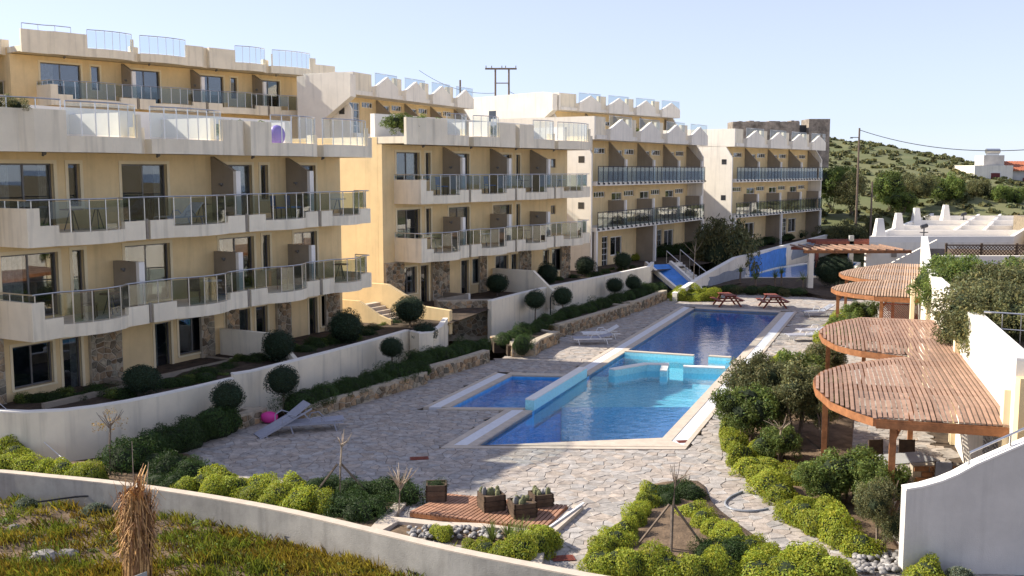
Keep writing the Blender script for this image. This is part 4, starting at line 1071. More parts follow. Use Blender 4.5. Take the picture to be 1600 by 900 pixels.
# brick garden wall, table and chairs under the near pergola
g = U(1425,772,0); e = empty('brick_wall', g, 0, 'low terracotta brick wall behind the near stair wall', 'wall')
b = MB(); b.box(0,2.6,.02,.24,0,.78); b.build('core', M['mortar'], e)
b = MB(); b.box(-.19,.19,-.02,.02,0,.13); BR = b.mesh('brick', M['brick'])
for r in range(5):
    for k in range(6): inst('brick', BR, e, (.22+k*.42+(.2 if r%2 else 0),.0,.02+r*.15), (0,0,0), (1,1,1))
def table(loc, rz, label):
    e = empty('patio_table', loc, rz, label, 'table'); b = MB(); b.box(-.8,.8,-.45,.45,.71,.75); b.build('table_top', M['umbrella'], e)
    for x in (-.7,.7):
        for y in (-.37,.37): b = MB(); b.box(x-.03,x+.03,y-.03,y+.03,0,.708); b.build('leg', M['darkwood'], e)
def chair(loc, rz, label, m='darkwood', seat='cushion', group=None):
    e = empty('chair', loc, rz, label, 'chair', group); b = MB(); b.box(-.23,.23,-.23,.23,.42,.47); b.build('seat', M[seat], e)
    for x in (-.2,.2):
        b = MB(); b.box(x-.02,x+.02,-.22,-.18,0,.418); b.build('leg', M[m], e); b = MB(); b.bar((x,.21,0),(x,.27,.95),.04,.04); b.build('leg', M[m], e)
    b = MB(); b.box(-.2,.2,-.02,.02,0,.42); b.build('backrest', M[seat], e, (0,.245,.52), (R(-6),0,0))
table((10.6,27.0,.02), .25, 'grey patio table under the near pergola')
chair((9.55,26.6,.02), 1.9, 'dark chair at the left end of the grey patio table', seat='black')
chair((11.3,26.2,.02), 2.9, 'chair with grey cushion at the near side of the patio table')
chair((10.3,27.9,.02), .2, 'dark chair behind the grey patio table', seat='darkwood')
chair((11.1,27.9,.02), -.1, 'dark wooden chair at the far right of the patio table', seat='darkwood')
# ================================================================== BEHIND: hill, far house, ruin, poles
def hill_z(x, y):
    K = ((-80,9),(-20,12),(40,14),(58,14.2),(66,13.2),(75,11.6),(83,9.6),(91,7.6),(100,6.2),(130,5),(200,4)); zr = K[0][1] if x < K[0][0] else K[-1][1]
    for (a,u),(c,v) in zip(K,K[1:]):
        if a <= x <= c: zr = u+(v-u)*(x-a)/(c-a)
    t = min(1,max(0,(y-98)/100)); t = t*t*(3-2*t); q = max(0,(y-205)/110)
    return -2.75+(zr+2.75)*(.28*min(1,max(0,(y-98)/18))+.72*t)-q*9+.40*noise2(x*.16,y*.16)+.16*noise2(x*.5,y*.5)
mb = MB(); nx, ny = 110, 60; X0,X1,Y0,Y1 = -60,190,96,310
vs = [(X0+(X1-X0)*i/nx, Y0+(Y1-Y0)*j/ny, hill_z(X0+(X1-X0)*i/nx, Y0+(Y1-Y0)*j/ny)) for j in range(ny+1) for i in range(nx+1)]
mb.add(vs,[(j*(nx+1)+i,j*(nx+1)+i+1,(j+1)*(nx+1)+i+1,(j+1)*(nx+1)+i) for j in range(ny) for i in range(nx)])
tag(mb.build('hill', M['hill'], smooth=True), 'scrub-covered hill behind the buildings', kind='structure')
r = np.random.RandomState(3); cs = []; ns = []; ets = []; szs = []
for k in range(4200):
    x = r.uniform(26,150); y = r.uniform(104,230)
    if x < .30*y-2 : continue
    z = hill_z(x,y); rad = r.uniform(.2,.6)*(1 if r.rand() > .08 else 1.9); n = 22
    d = dirs(n,r); d[:,2] = np.abs(d[:,2]); cs.append(np.array([x,y,z])+d*rad*np.array([1,1,.75])); ns.append(d); tn = r.uniform(.6,1.35); ets.append(np.full(n,tn))
me = leaf_mesh('scrub', np.vstack(cs), np.vstack(ns), .62, leafmat('hill_scrub_leaf', (.13,.13,.05), .3), r, .7, (.75,1.25), None, 0, np.concatenate(ets))
tag(inst('hill_scrub', me), 'low olive scrub covering the hill', 'scrub', kind='stuff')
e = empty('far_house', (*D(1521,300,150).xy,5.0), 0, 'far white house with a red tiled roof and rooftop tank', 'house')
b = MB(); b.box(0,5.6,0,7,-1,4.2); b.build('wall', M['white'], e); b = MB(); b.box(5.602,12,.6,7,-1,3.4); b.build('wing', M['greywall'], e)
b = MB(); b.box(2.2,3.9,-.06,-.01,1.6,3.3); b.build('window_frame', M['brightwhite'], e); b = MB(); b.box(2.4,3.7,-.1,-.062,1.8,3.1); b.build('shutter', M['shutter'], e)
b = MB(); b.box(7.4,8.8,.5,.598,.2,2.4); b.build('shutter', M['shutter'], e)
b = MB()
for k in range(16): b.bar((5.7+k*.4,.1,3.45),(5.7+k*.4,4.,4.8),.3,.14)
tag(b.build('tiled_roof', M['redtile'], e), kind='stuff')
b = MB(); b.box(2.2,5.2,2,5,4.2,5.7); b.build('tank_house', M['greywall'], e); b = MB(); b.tube([(2.9,3,6.3),(4.9,3,6.3)],.38,8); b.box(3.0,4.8,2.9,3.1,5.7,6.0); b.build('water_tank', M['steel'], e)
for k in range(5): b = MB(); b.box(5.7+k*.5,5.85+k*.5,.1,.25,-.6,.5); b.build('baluster', M['brightwhite'], e)
b = MB(); b.box(-3,14,-1.2,-.2,-2,-.3); b.build('rubble_base', M['rock'], e)
e = empty('stone_ruin', (*D(1145,205,118).xy,8.75), 0, 'ruined stone hut on the hill above the farthest block', 'ruin')
b = MB(); b.box(0,7.6,0,3,0,5.25); b.build('wall', M['ruin'], e); b = MB(); b.box(7.6,8.6,.9,3,0,4.9); b.build('doorway', M['black'], e); b = MB(); b.box(8.6,11.0,-.2,3,0,5.55); b.build('corner_block', M['ruin'], e)
mb = MB()
for k in range(40): 
    x = random.uniform(.2,7.4); z = random.uniform(5.1,5.4); s_ = random.uniform(.2,.5); mb.box(x,x+s_,random.uniform(0,2),random.uniform(2.1,2.8),5.0,z)
tag(mb.build('loose_stones', M['ruin'], e), kind='stuff')
def pole(label, px, ytop, Y, zb, arms=1, r_=.13, double=False):
    t = D(px,ytop,Y); e = empty('utility_pole', (t.x,Y,zb), 0, label, 'utility pole'); h = t.z-zb
    b = MB(); b.tube([(0,0,0),(0,0,h)], r_, 8, r2=r_*.75); b.build('mast', M['bark'], e)
    if double:
        b = MB(); b.tube([(1.45,0,0),(1.45,0,h)], r_, 8, r2=r_*.75); b.build('mast', M['bark'], e)
        b = MB(); b.box(-1.1,2.3,-.06,.06,h-.12,h+.06); b.box(-.1,1.55,-.05,.05,h-1.6,h-1.5)
        for x in (-1.,-.4,.7,1.1,2.2): b.tube([(x,0,h+.06),(x,0,h+.3)],.05,6)
        b.build('crossarm', M['bark'], e)
    elif arms: b = MB(); b.box(-.95,.05,-.04,.04,h-1.05,h-.97); b.box(-.98,-.7,-.07,.07,h-1.12,h-1.05); b.build('lamp_arm', M['alu'], e)
    return t
t1 = pole('double utility pole with crossarms above the third block', 774, 107, 112, 5, double=True)
pole('thin pole top showing behind the second upper block', 719, 125, 112, 5, 0)
t2 = pole('tall wooden utility pole with lamp arm in front of the hill', 1343, 200, 112, 1.0)
pole('short wooden pole below the tall utility pole', 1363, 284, 100, 1.5, 0, .11)
def wire(label, a, bq, sag, r_=.022):
    a = Vector(a); bq = Vector(bq); pts = [a+(bq-a)*i/20-Vector((0,0,sag*4*(i/20)*(1-i/20))) for i in range(21)]
    b = MB(); b.tube([p-a for p in pts], r_, 4); tag(b.build('power_line', M['pipe'], None, a), label, 'cable')
wire('thick power line sagging from the tall pole to the right edge', (t2.x,112,t2.z-.2), D(1640,231,90), 1.0, .035)
wire('upper thin wire left of the double pole', (t1.x,112,t1.z-2.6), D(655,110,118), .8)
wire('lower thin wire left of the double pole', (t1.x,112,t1.z-3.1), D(700,150,118), .5)
wire('thin wire right of the double pole', (t1.x+1.45,112,t1.z-2.4), D(860,155,105), .4)
# ================================================================== SLIDE AND SPLASH POOL (far end)
ma = U(1058,427,1.85).xy; mc = U(1300,366,1.85).xy; dm = (mc-ma).normalized(); rzm = math.atan2(dm.y,dm.x); Lm = (mc-ma).length
mw = empty('mural_wall', (*ma,0), rzm, 'white wall with grey and blue painted patches behind the far splash pool', 'wall')
b = MB(); b.extr([(0,-.2),(0,.5),(5,1.1),(13,1.85),(Lm,1.85),(Lm,-.2)][::-1],'y',0,.3); b.build('wall', M['white'], mw)
b = MB(); b.bar((0,.15,.53),(5,.15,1.13),.36,.06); b.bar((5,.15,1.13),(13,.15,1.88),.36,.06); b.bar((13,.15,1.885),(Lm,.15,1.885),.36,.06); b.build('coping', M['brightwhite'], mw)
def patch(s0,s1,z0,z1,m,name,seed):
    r = random.Random(seed); n = 9; pr = []
    for k in range(n): pr.append((s0+(s1-s0)*k/(n-1), z0+r.uniform(-.06,.06)))
    for k in range(1,5): pr.append((s1+r.uniform(-.3,.3), z0+(z1-z0)*k/5))
    for k in range(n): pr.append((s1-(s1-s0)*k/(n-1), z1+r.uniform(-.08,.05)))
    for k in range(1,5): pr.append((s0+r.uniform(-.3,.3), z1-(z1-z0)*k/5))
    b = MB(); b.extr([(u,v) for u,v in pr][::-1],'y',-.012,-.002); b.build(name, M[m], mw)
patch(6.5,15.5,.15,1.02,'lilac','painted_patch',1); patch(16.5,28.0,.05,1.72,'bluepaint','painted_patch',2); patch(30.,43.,.45,1.6,'lilac','painted_patch',3)
sp = empty('splash_pool', (*U(1215,432,0).xy,0), 0, 'bright blue splash pool in front of the painted wall', 'pool')
spl = [U(*p,.12).xy for p in ((1148,436),(1250,436),(1330,428),(1345,412),(1290,408),(1212,420))]
o0 = sp.location.xy; b = MB(); wallpath(b, [p-o0 for p in spl+[spl[0]]], .25, -.2, .25); b.build('rim', M['white'], sp)
b = MB(); b.add([(*(p-o0),.1) for p in spl],[tuple(range(len(spl)))]); b.build('basin_floor', M['bluepaint'], sp)
b = MB(); b.add([(*(p-o0),.2) for p in spl],[tuple(range(len(spl)))]); b.build('water', M['water'], sp)
s0 = U(1034,440,0); sd = empty('water_slide', s0, 0, 'blue water slide chute with white sides beside the far steps', 'slide')
pa, pb = U(1030,413,1.75)-s0, U(1082,461,.05)-s0; dv = (pb-pa).normalized(); nv = Vector((-dv.y,dv.x,0)).normalized()
b = MB(); b.add([pa-nv*1.1,pb-nv*.8,pb+nv*.9,pa+nv*.9],[(0,1,2,3)]); b.add([pa-nv*1.1-Vector((0,0,.2)),pb-nv*.8-Vector((0,0,.2)),pb+nv*.9-Vector((0,0,.2)),pa+nv*.9-Vector((0,0,.2))],[(3,2,1,0)]); b.build('chute', M['bluepaint'], sd)
for k,w_ in ((-1.1,-.8),(.9,.9)):
    b = MB(); b.bar(pa+nv*k+Vector((0,0,.1)),pb+nv*w_+Vector((0,0,.1)),.2,.3); b.build('side_wall', M['white'], sd)
b = MB(); b.box(-2.2,.8,-.5,2.,-.2,1.2); b.build('base', M['greywall'], sd, (pa.x,pa.y,0))
s0 = U(1092,447,0); st = empty('far_steps', s0, 0, 'flight of pale steps with steel handrails beside the water slide', 'steps')
pa, pb = U(1052,410,1.7)-s0, U(1098,450,.0)-s0; dv = Vector((pb.x-pa.x,pb.y-pa.y,0)); nv = Vector((-dv.y,dv.x,0)).normalized()
b = MB()
for k in range(10):
    p = pa+dv*(k/10)+Vector((0,0,0)); q = pa+dv*((k+1)/10); z = 1.7*(1-k/10)
    o = MB().prism([tuple((p-nv*.8).xy),tuple((q-nv*.8).xy),tuple((q+nv*.8).xy),tuple((p+nv*.8).xy)], -.2, z-.02); o.build('step', M['white'], st)
for k in (-.85,.85):
    b = MB(); b.tube([pa+nv*k+Vector((0,0,.9)),pb+nv*k+Vector((0,0,.9))],.03); 
    for t in (0,.33,.66,1): b.tube([pa+(pb-pa)*t+nv*k,pa+(pb-pa)*t+nv*k+Vector((0,0,.9))],.025)
    b.build('handrail', M['steel'], st)
# stairs between the first two blocks
st = empty('garden_stairs', (-5.3,48.0,1.1), math.atan2(.5,-.86), 'sunlit stairs with a sloping ochre wall between the first two blocks', 'steps')
for k in range(6): b = MB(); b.box(.6+k*.33,.6+(k+1)*.33-.002,-1.45,.15,-.3,(k+1)*.15); b.build('step', M['coping'], st)
b = MB(); b.extr([(-1.8,-.4),(-1.8,.75),(-.2,.85),(1.9,1.8),(4.5,1.8),(4.5,-.4)][::-1],'y',-1.75,-1.5); b.build('stair_wall', M['ochre'], st)
b = MB(); b.extr([(.3,-.4),(.3,.35),(1.0,.55),(2.2,1.15),(3.4,1.15),(3.4,-.4)][::-1],'y',.16,.32); b.build('stair_wall', M['ochre'], st)
b = MB(); b.box(-1.8,.58,-1.45,.9,-.3,.03); b.build('landing', M['coping'], st)
# ================================================================== VEGETATION
def ball_tree(label, px, py, rpx, by, zb, i, squash=1.):
    p = U(px, by, zb); dep = p.y; sc_ = 1600/(dep*_c+(CAM_H-zb)*_s); r_ = rpx/sc_; cz = (by-py)/sc_*1.02
    e = empty('ball_tree', p, 0, label, 'topiary tree', 'clipped ball trees')
    b = MB(); b.tube([(0,0,-.1),(.02,.01,cz*.5),(0,0,cz)], .045, 6, r2=.03); b.build('trunk', M['bark'], e)
    inst('crown', BALL[i%3], e, (0,0,cz), (0,0,i*1.1), (r_,r_,r_*squash))
balls = [('ball tree at the right end of the curved garden wall',357,620,25,656,.35),('ball tree in front of the start of the straight wall',443,594,26,640,.35),
 ('small ball tree near the middle of the long planter',612,543,19,578,.4),('ball tree beside the curved white wall end',664,522,20,556,.4),
 ('squat grey-green ball behind the curved garden wall, nearest of all',222,592,29,621,1.0),('large ball above the long straight wall by the sloping wall',436,540,26,566,1.1),
 ('broad ball under the balcony end of the nearest block',541,511,27,536,1.1),('largest dark ball in front of the sunlit stairs',640,484,25,512,1.15),
 ('ball behind the rough stone wall, below the second block',777,443,18,462,1.5),('ball in front of the second block beside its sloping wall',855,427,17,446,1.5),
 ('ball below the far end of the second block',914,415,16,432,1.5),('ball above the end of the far white wall',973,407,14,424,1.5),
 ('ball tree on a thin trunk above the projecting planter end',836,469,17,500,.5),('ball tree beside a wall lamp above the long far planter',879,463,16,490,.55),
 ('left of the two small ball trees on the farthest wall',960,446,14,468,.55),('right of the two small ball trees on the farthest wall',989,442,13,463,.55)]
for i,a in enumerate(balls): ball_tree(*a, i, random.uniform(.84,1.0) if i != 4 else .8)
def hedge(label, spots, meshes, cat='hedge', zb=.0, name='clipped_hedge', hk=1.08):
    "spots: (px,py,radius m) of mound bases"
    p0 = U(*spots[0][:2], zb); e = empty(name, p0, 0, label, cat)
    for k,(x,y,r_) in enumerate(spots):
        p = U(x,y,zb)-p0; inst('mound', meshes[k%len(meshes)], e, p+Vector((0,0,.02)), (0,0,k*1.7+x), (r_*random.uniform(.92,1.1),r_*random.uniform(.92,1.1),r_*hk*random.uniform(.85,1.15)))
    return e
def row(a, c, n, r_, jit=4):
    return [(a[0]+(c[0]-a[0])*k/(n-1)+random.uniform(-jit,jit), a[1]+(c[1]-a[1])*k/(n-1)+random.uniform(-jit,jit)*.3, r_*random.uniform(.85,1.15)) for k in range(n)]
hedge('dark hedge in the curved planter below the nearest garden wall', row((205,722),(350,662),9,.62), DARK, zb=.25)
hedge('long dark green hedge in the first long planter', row((462,636),(655,580),15,.5,2), DARK, zb=.4)
hedge('dark hedge in front of the curved white wall end', row((650,570),(752,545),9,.5,2), DARK, zb=.45)
hedge('dark hedge in the projecting stepped planter', row((790,535),(855,508),7,.48,2), DARK, zb=.5)
hedge('single round dark bush at the tip of the stepped planter', [(815,541,.5)], DARK, zb=.5)
hedge('dark hedge in the long planter facing the upper pool', row((875,499),(970,470),10,.5,2), DARK, zb=.55)
hedge('dark hedge in the farthest stone planter', row((982,468),(1030,452),6,.55,2), DARK, zb=.55)
hedge('clipped lime hedge strip by the picnic tables', row((1058,464),(1112,464),7,.62,1)+row((1062,468),(1108,469),5,.55,1), LIME, zb=.05)
hedge('sunlit lime hedge above the far end of the white garden wall', row((925,412),(1010,402),8,.55,2), LIME, zb=1.55)
hedge('yellow-green hedge beside the low front wall at the left', [(2,712,.5),(25,716,.45),(5,735,.5),(40,738,.42),(70,740,.45),(100,745,.42),(125,748,.4),(150,752,.38)], LIME, zb=.08)
hedge('yellow-green hedge behind the middle of the low front wall', [(290,768,.38),(318,765,.42),(342,760,.52),(330,775,.40),(370,770,.5),(392,782,.48),(408,770,.5),(440,784,.5),(462,770,.42),(428,792,.35),(470,795,.5),(505,800,.36)], LIME, zb=.08)
hedge('dark mounds along the near edge of the paving', [(545,772,.42),(575,775,.5),(605,776,.5),(632,780,.48),(495,772,.45),(520,768,.4)], DARK, zb=.05)
hedge('grassy green tufts beside the timber platform', [(530,800,.5),(560,808,.5),(550,795,.4),(585,800,.42)], [DARK[0]], zb=.05)
hedge('dark green mounds behind the dry reed bundle', [(205,722,.6),(240,735,.6),(270,745,.62),(295,750,.6),(245,760,.4),(275,765,.42)], DARK, zb=.05)
hedge('lime hedge on the left side of the triangular bed', [(1011,790,0.34),(1018,775,0.32),(999,805,0.32),(991,820,0.34),(976,838,0.38),(961,852,0.38),(946,868,0.41)], LIME, zb=.05)
hedge('lime hedge along the front of the triangular bed', [(940,885,0.44),(965,890,0.42),(990,894,0.44),(1015,895,0.44),(1040,898,0.44),(1065,900,0.44),(1090,902,0.44),(1115,900,0.40),(1135,900,0.40)], LIME, zb=.05)
hedge('lime hedge on the right side of the triangular bed', [(1083,805,0.36),(1098,820,0.35),(1113,835,0.36),(1138,845,0.40),(1153,860,0.36),(1173,870,0.40),(1193,880,0.37),(1203,888,0.36)], LIME, zb=.05)
hedge('green grassy mounds at the far tip of the triangular bed', [(1035,775,0.40),(1060,772,0.44),(1080,778,0.40),(1045,785,0.32)], [DARK[1],DARK[2]], zb=.05, hk=1.0)
hedge('low green tufts inside the triangular bed', [(1105,868,.35),(1135,875,.42),(1150,870,.4)], [DARK[0]], zb=.05)
hedge('lime hedge border between the paving and the tall shrubs', [(1166,640,0.44),(1154,660,0.48),(1144,680,0.48),(1148,702,0.50),(1161,722,0.50),(1176,738,0.48),(1191,752,0.48),(1206,766,0.48),(1221,778,0.44),(1201,735,0.48),(1186,715,0.48),(1241,755,0.44),(1256,748,0.40)], LIME, zb=.05)
hedge('lime hedge beside the narrow path at the lower right', [(1239,805,0.40),(1256,815,0.46),(1279,828,0.48),(1304,840,0.48),(1324,852,0.44),(1344,862,0.44),(1266,800,0.40),(1294,815,0.44)], LIME, zb=.05)
hedge('lime hedge in the bottom right foreground', [(1185,905,.5),(1215,900,.5),(1245,897,.52),(1275,899,.5),(1300,904,.5),(1230,912,.5),(1265,914,.5)], LIME, zb=.05)
hedge('round lime bush at the foot of the near stair wall', [(1448,905,.42)], LIME, zb=.05, name='round_bush', cat='bush', hk=1.1)
hedge('silvery bush at the foot of the near stair wall', [(1500,908,.36)], GREYM, zb=.05, name='silver_bush', cat='bush', hk=1.1)
hedge('lime hedge in the pebble bed in front of the timber platform', [(740,862,0.27),(760,868,0.36),(785,873,0.38),(812,872,0.42),(835,862,0.42),(850,848,0.41),(695,840,0.26),(682,838,0.21)], LIME, zb=.05)
hedge('lime bushes by the far loungers and pergola', [(1225,566,.5),(1300,520,.6),(1290,535,.6),(1310,505,.6)], LIME, zb=.05)
hedge('silver-green mound on the earth slope at the left', [(42,798,.38)], GREYM, zb=-.4, name='silver_bush', cat='bush')
hedge('grey-green lavender mound left of the dry reed bundle', [(150,808,.42),(172,800,.3)], GREYM, zb=-.45, name='silver_bush', cat='bush')
def shrub(label, px, by, h, r_, meshes, i, zb=.05, name='shrub', lumps_=5, cat='shrub', stems=4, sq=1.):
    p = U(px,by,zb); e = empty(name, p, i*.7, label, cat); rr = random.Random(i*13+int(px))
    for k in range(stems):
        a = rr.uniform(0,2*PI); q = rr.uniform(.3,.7)*r_; b = MB(); b.tube([(0.08*math.cos(a),.08*math.sin(a),-.1),(q*.5*math.cos(a),q*.5*math.sin(a),h*.4),(q*math.cos(a),q*math.sin(a),h*.75)], .045, 5, r2=.015); b.build('stem', M['bark'], e)
    for k in range(lumps_):
        a = 2*PI*k/lumps_+rr.uniform(-.4,.4); q = r_*.5*(0 if k == 0 else 1)*rr.uniform(.7,1.1); rs = r_*rr.uniform(.46,.66)
        z = h-rs*.9 if k == 0 else h*rr.uniform(.38,.72)
        inst('crown', meshes[(i+k)%len(meshes)], e, (q*math.cos(a),q*math.sin(a),max(z,rs*.6)), (rr.uniform(-.4,.4),rr.uniform(-.4,.4),a*3), (rs,rs,rs*sq*rr.uniform(.85,1.1)))
    return e
sh = [('tall olive shrub nearest the right edge of the pool',1185,668,2.6,1.35,OLIVE),('broad dark green shrub behind the lime hedge',1165,690,2.0,1.2,MIDC),('tall leafy shrub in front of the near pergola tip',1245,690,2.5,1.3,OLIVE),
 ('dense green shrub between the pool side and the pergola lobes',1235,640,2.1,1.25,MIDC),('shrub touching the far lobe post of the near pergola',1280,610,2.0,1.1,OLIVE),('shrub at the base of the pergola lobe post',1290,700,2.2,.9,OLIVE),
 ('bright green bush before the brick wall',1330,790,1.5,1.15,MIDC),('bright green bush right of the near pergola post',1385,815,1.6,.9,MIDC),('green bush left of the near pergola post',1285,790,1.3,.95,MIDC),
 ('twiggy bush beside the white end of the near stair wall',1375,860,1.7,.75,OLIVE),('bush behind the far loungers',1330,545,1.6,1.2,MIDC),('dark dense bush by the flat pergola',1305,452,2.3,1.5,[BALL[0]]),
 ('low leafy bush by the lime border',1215,720,1.1,.8,MIDC),('dark bush beside the post of the farther pergola',1335,520,1.8,1.1,MIDC)]
for i,a in enumerate(sh): shrub(*a, i)
# big shrubs on the upper terrace hanging over the white wall
ts = [('large green shrub at the far end of the upper terrace',1492,440,44.,1.9,2.0,MIDC),('green shrub spilling over the terrace wall near the pergola',1520,470,39.,1.9,1.9,MIDC),('olive shrub with bare twigs at the right edge',1580,480,36.,2.2,2.1,OLIVE),
 ('olive shrub leaning over the white wall',1530,515,33.,1.7,1.5,OLIVE),('tangled olive shrub at the right margin',1590,520,31.,1.9,1.6,OLIVE),('green shrub hanging over the middle of the white wall',1475,470,41.,1.5,1.5,MIDC),('broad olive shrub above the pergola middle',1555,500,30.,2.3,1.7,OLIVE),('leafy shrub between the olive shrubs on the terrace',1560,430,40.,2.2,2.0,MIDC),('clipped green bush beside the steel balustrade',1578,575,26.3,.9,.62,[BALL[1],MIDC[0]]),('small round cactus-like bush beside the lattice fence',1464,402,53.,1.1,.65,[BALL[2]])]
for i,(lb,px,py,Y,h,r_,ms) in enumerate(ts):
    p = D(px,py,Y); o = shrub(lb, 800, 700, h, r_, ms, 40+i); o.location = (p.x,Y,2.95)
for i,(px,py,Y,r_,ms,lb) in enumerate(((1505,505,32.5,.8,OLIVE,'olive branches hanging down the white terrace wall'),(1530,500,30.,.75,OLIVE,'twiggy branches drooping over the terrace wall'),(1475,455,39.5,.8,MIDC,'green foliage spilling down the far part of the terrace wall'))):
    p = D(px,py,Y); e = empty('hanging_shrub', p, 0, lb, 'shrub')
    b = MB(); b.tube([(0,0,-.3),(.4,.1,.4),(1.2,.2,.75)],.04,5); b.build('stem', M['bark'], e)
    for k in range(4): inst('crown', ms[k%3], e, (.35*k-.3,.3*(k%2),.25*k-.25), (0,0,k), (r_,r_*.8,r_))
b = MB(); b.tube([(0,0,0),(0,0,.95),(2.4,-1.5,.95),(2.4,-1.5,0)],.03)
for k in range(1,6): b.tube([(k*.4,-k*.25,0),(k*.4,-k*.25,.95)],.014)
b.tube([(0,0,.5),(2.4,-1.5,.5)],.018); p = D(1535,540,28.5); tag(b.build('steel_balustrade', M['steel'], None, (p.x,28.5,3.6)), 'steel balustrade on the upper terrace among the shrubs', 'railing')
# yuccas and rockery by the slide
for i,(px,by,h,lb) in enumerate(((1156,444,1.6,'yucca left of the blue painted wall'),(1180,452,1.3,'short yucca in the rockery'),(1211,452,1.5,'yucca in front of the splash pool'),(1221,449,1.8,'tallest yucca before the splash pool'),(1255,452,1.2,'yucca beside the pale pergola column'))):
    p = U(px,by,.2); e = empty('yucca', p, i, lb, 'yucca'); b = MB(); b.tube([(0,0,-.1),(.03,0,h*.6)],.07,6); b.build('trunk', M['bark'], e); inst('leaves', YUC, e, (.03,0,h*.55), (0,0,i), (.8,.8,.75))
hedge('dark rockery planting behind the picnic tables', row((1050,452),(1240,458),12,.6,4), [OLIVE[0],DARK[0]], zb=.2, name='rockery_planting', cat='planting', hk=.6)
hedge('big olive bush between the third and farthest blocks', [(1118,404,2.2),(1140,402,2.4),(1128,385,2.2),(1155,400,1.8),(1105,398,1.6)], OLIVE, cat='bush', zb=1.6, name='big_bush', hk=1.5)
hedge('dark garden shrubs in front of the third block', row((985,402),(1075,392),7,.8,3), DARK, cat='bush', zb=1.55, name='garden_shrubs')
hedge('low garden planting in front of the farthest block', row((1165,385),(1280,360),10,.9,3), DARK, cat='bush', zb=1.55, name='garden_shrubs', hk=.5)
r = random.Random(9)
for lb,x0,y0,x1,y1,zb,n in (('dark planting behind the curved garden wall',10,628,200,622,1.0,9),('leafy planting beside the nearest ball',225,610,350,590,1.0,8),('dark planting behind the long straight wall',355,575,520,540,1.1,12),('planting under the broad ball',480,545,620,515,1.12,9),('dark planting before the second block',690,462,860,442,1.5,12),('dark planting along the far white wall',850,443,985,425,1.5,10)):
    hedge(lb, [(x0+(x1-x0)*k/(n-1)+r.uniform(-8,8), y0+(y1-y0)*k/(n-1)-r.uniform(0,8), r.uniform(.3,.55)) for k in range(n)], [DARK[0],MIDC[0],DARK[1]], cat='planting', zb=zb, name='garden_planting', hk=.7)
# trees at the foot of the hill
for i,(px,by,h,r_,Y) in enumerate(((1300,320,5.,3.2,118),(1330,322,4.6,3.0,116),(1390,318,4.,3.0,122),(1430,320,3.8,2.8,125),(1475,318,3.6,2.8,128),(1520,322,3.2,2.6,130),(1570,325,3.0,2.8,128),(1362,345,3.0,2.0,108),(1410,330,2.4,2.0,118),(1310,345,3.2,2.6,106))):
    p = D(px,by,Y); o = shrub(('big dark olive tree just right of the farthest block','dark olive tree left of the tall pole','olive tree right of the tall pole','olive tree below the hill slope','olive tree above the second chimney','olive tree above the third chimney','olive tree below the far house','bushy tree beside the short pole','ochre-green bush above the chimneys','dark bush in the shade beside the farthest block')[i], 800, 700, h, r_, OLIVE if i%2 else MIDC, 70+i, name='olive_tree', cat='tree')
    o.location = (p.x,Y,min(p.z,hill_z(p.x,Y)+.5))
hedge('ochre bush on the roof edge between the chimneys', [(1440,345,1.0),(1428,346,.8)], [OLIVE[1]], cat='bush', zb=3.2, name='ochre_bush')
# roof gardens
for lb,B_,rz_,s_,y_,z_,r_,ms in (('dry bush on the near roof parapet at the left edge',A1,A1r,-1.7,.7,A1top+.75,.45,OLIVE),('brown-green bush on the near roof left of the glass',A1,A1r,-.6,.7,A1top+.75,.45,OLIVE),('green plants on the near roof behind the middle parapet',A1,A1r,9.9,.8,A1top+.3,.55,MIDC),('leafy plants on the second roof at the left',B1,B1r,-.2,1.,A1top+1.0,.7,MIDC),('yellowish plants on the second roof',B1,B1r,1.4,1.2,B1top+.3,.6,MIDC),('plants on the middle of the second roof',B1,B1r,9.,1.2,B1top+.3,.5,OLIVE),('tall grass on the third roof',C1,C1r,9.5,1.5,11.0,.6,MIDC)):
    p = local(B_,rz_,s_,y_,z_); e = empty('roof_plant', p, 0, lb, 'plant')
    for k in range(3): inst('foliage', ms[k%3], e, (k*.5-.4,k*.2,r_*.55), (0,0,k), (r_,r_,r_*.8))
for lb,B_,rz_,a in (('low white roof structure on the near block',A1,A1r,(-2.,16.,3.2,3.5,.0,1.25)),('low white roof structure on the second block',B1,B1r,(.5,16.,3.4,3.7,.0,1.25))):
    z_ = A1top if B_ is A1 else B1top; b = MB(); b.box(a[0],a[1],a[2],a[3],z_,z_+a[5]); 
    for k in range(4): b.box(a[0]+2+k*4.2,a[0]+2.3+k*4.2,.6,a[2]-.002,z_,z_+1.0)
    tag(b.build('roof_wall', M['brightwhite'], None, (B_.location.x,B_.location.y,0), (0,0,rz_)), lb, 'wall')
# ================================================================== SMALL THINGS
def lounger(label, loc, rz, back=35, tilt=0, m='plastic', fr='plastic'):
    e = empty('sun_lounger', loc, rz, label, 'sun lounger', 'sun loungers'); e.rotation_euler = (0,tilt,rz)
    b = MB(); b.box(-.95,.25,-.31,.31,.30,.335); b.build('seat', M[m], e)
    b = MB(); b.box(0,.72,-.31,.31,-.017,.017); b.build('backrest', M[m], e, (.27,0,.32), (0,R(-back),0))
    for y in (-.33,.33):
        b = MB(); b.box(-.97,.95,y-.02,y+.02,.26,.31); b.build('side_rail', M[fr], e)
        for x in (-.75,.65): b = MB(); b.bar((x,y,.26),(x+.08,y,0),.04,.04); b.build('leg', M[fr], e)
        b = MB(); b.tube([(-.15,y*1.05,.31),(-.05,y*1.1,.5),(.2,y*1.1,.52),(.38,y*1.05,.33)],.02); b.build('armrest', M[fr], e)
g = U(433,682,0); lounger('grey sun lounger propped steeply beside the curved planter', g+Vector((.2,.5,.12)), .55, 10, R(-24))
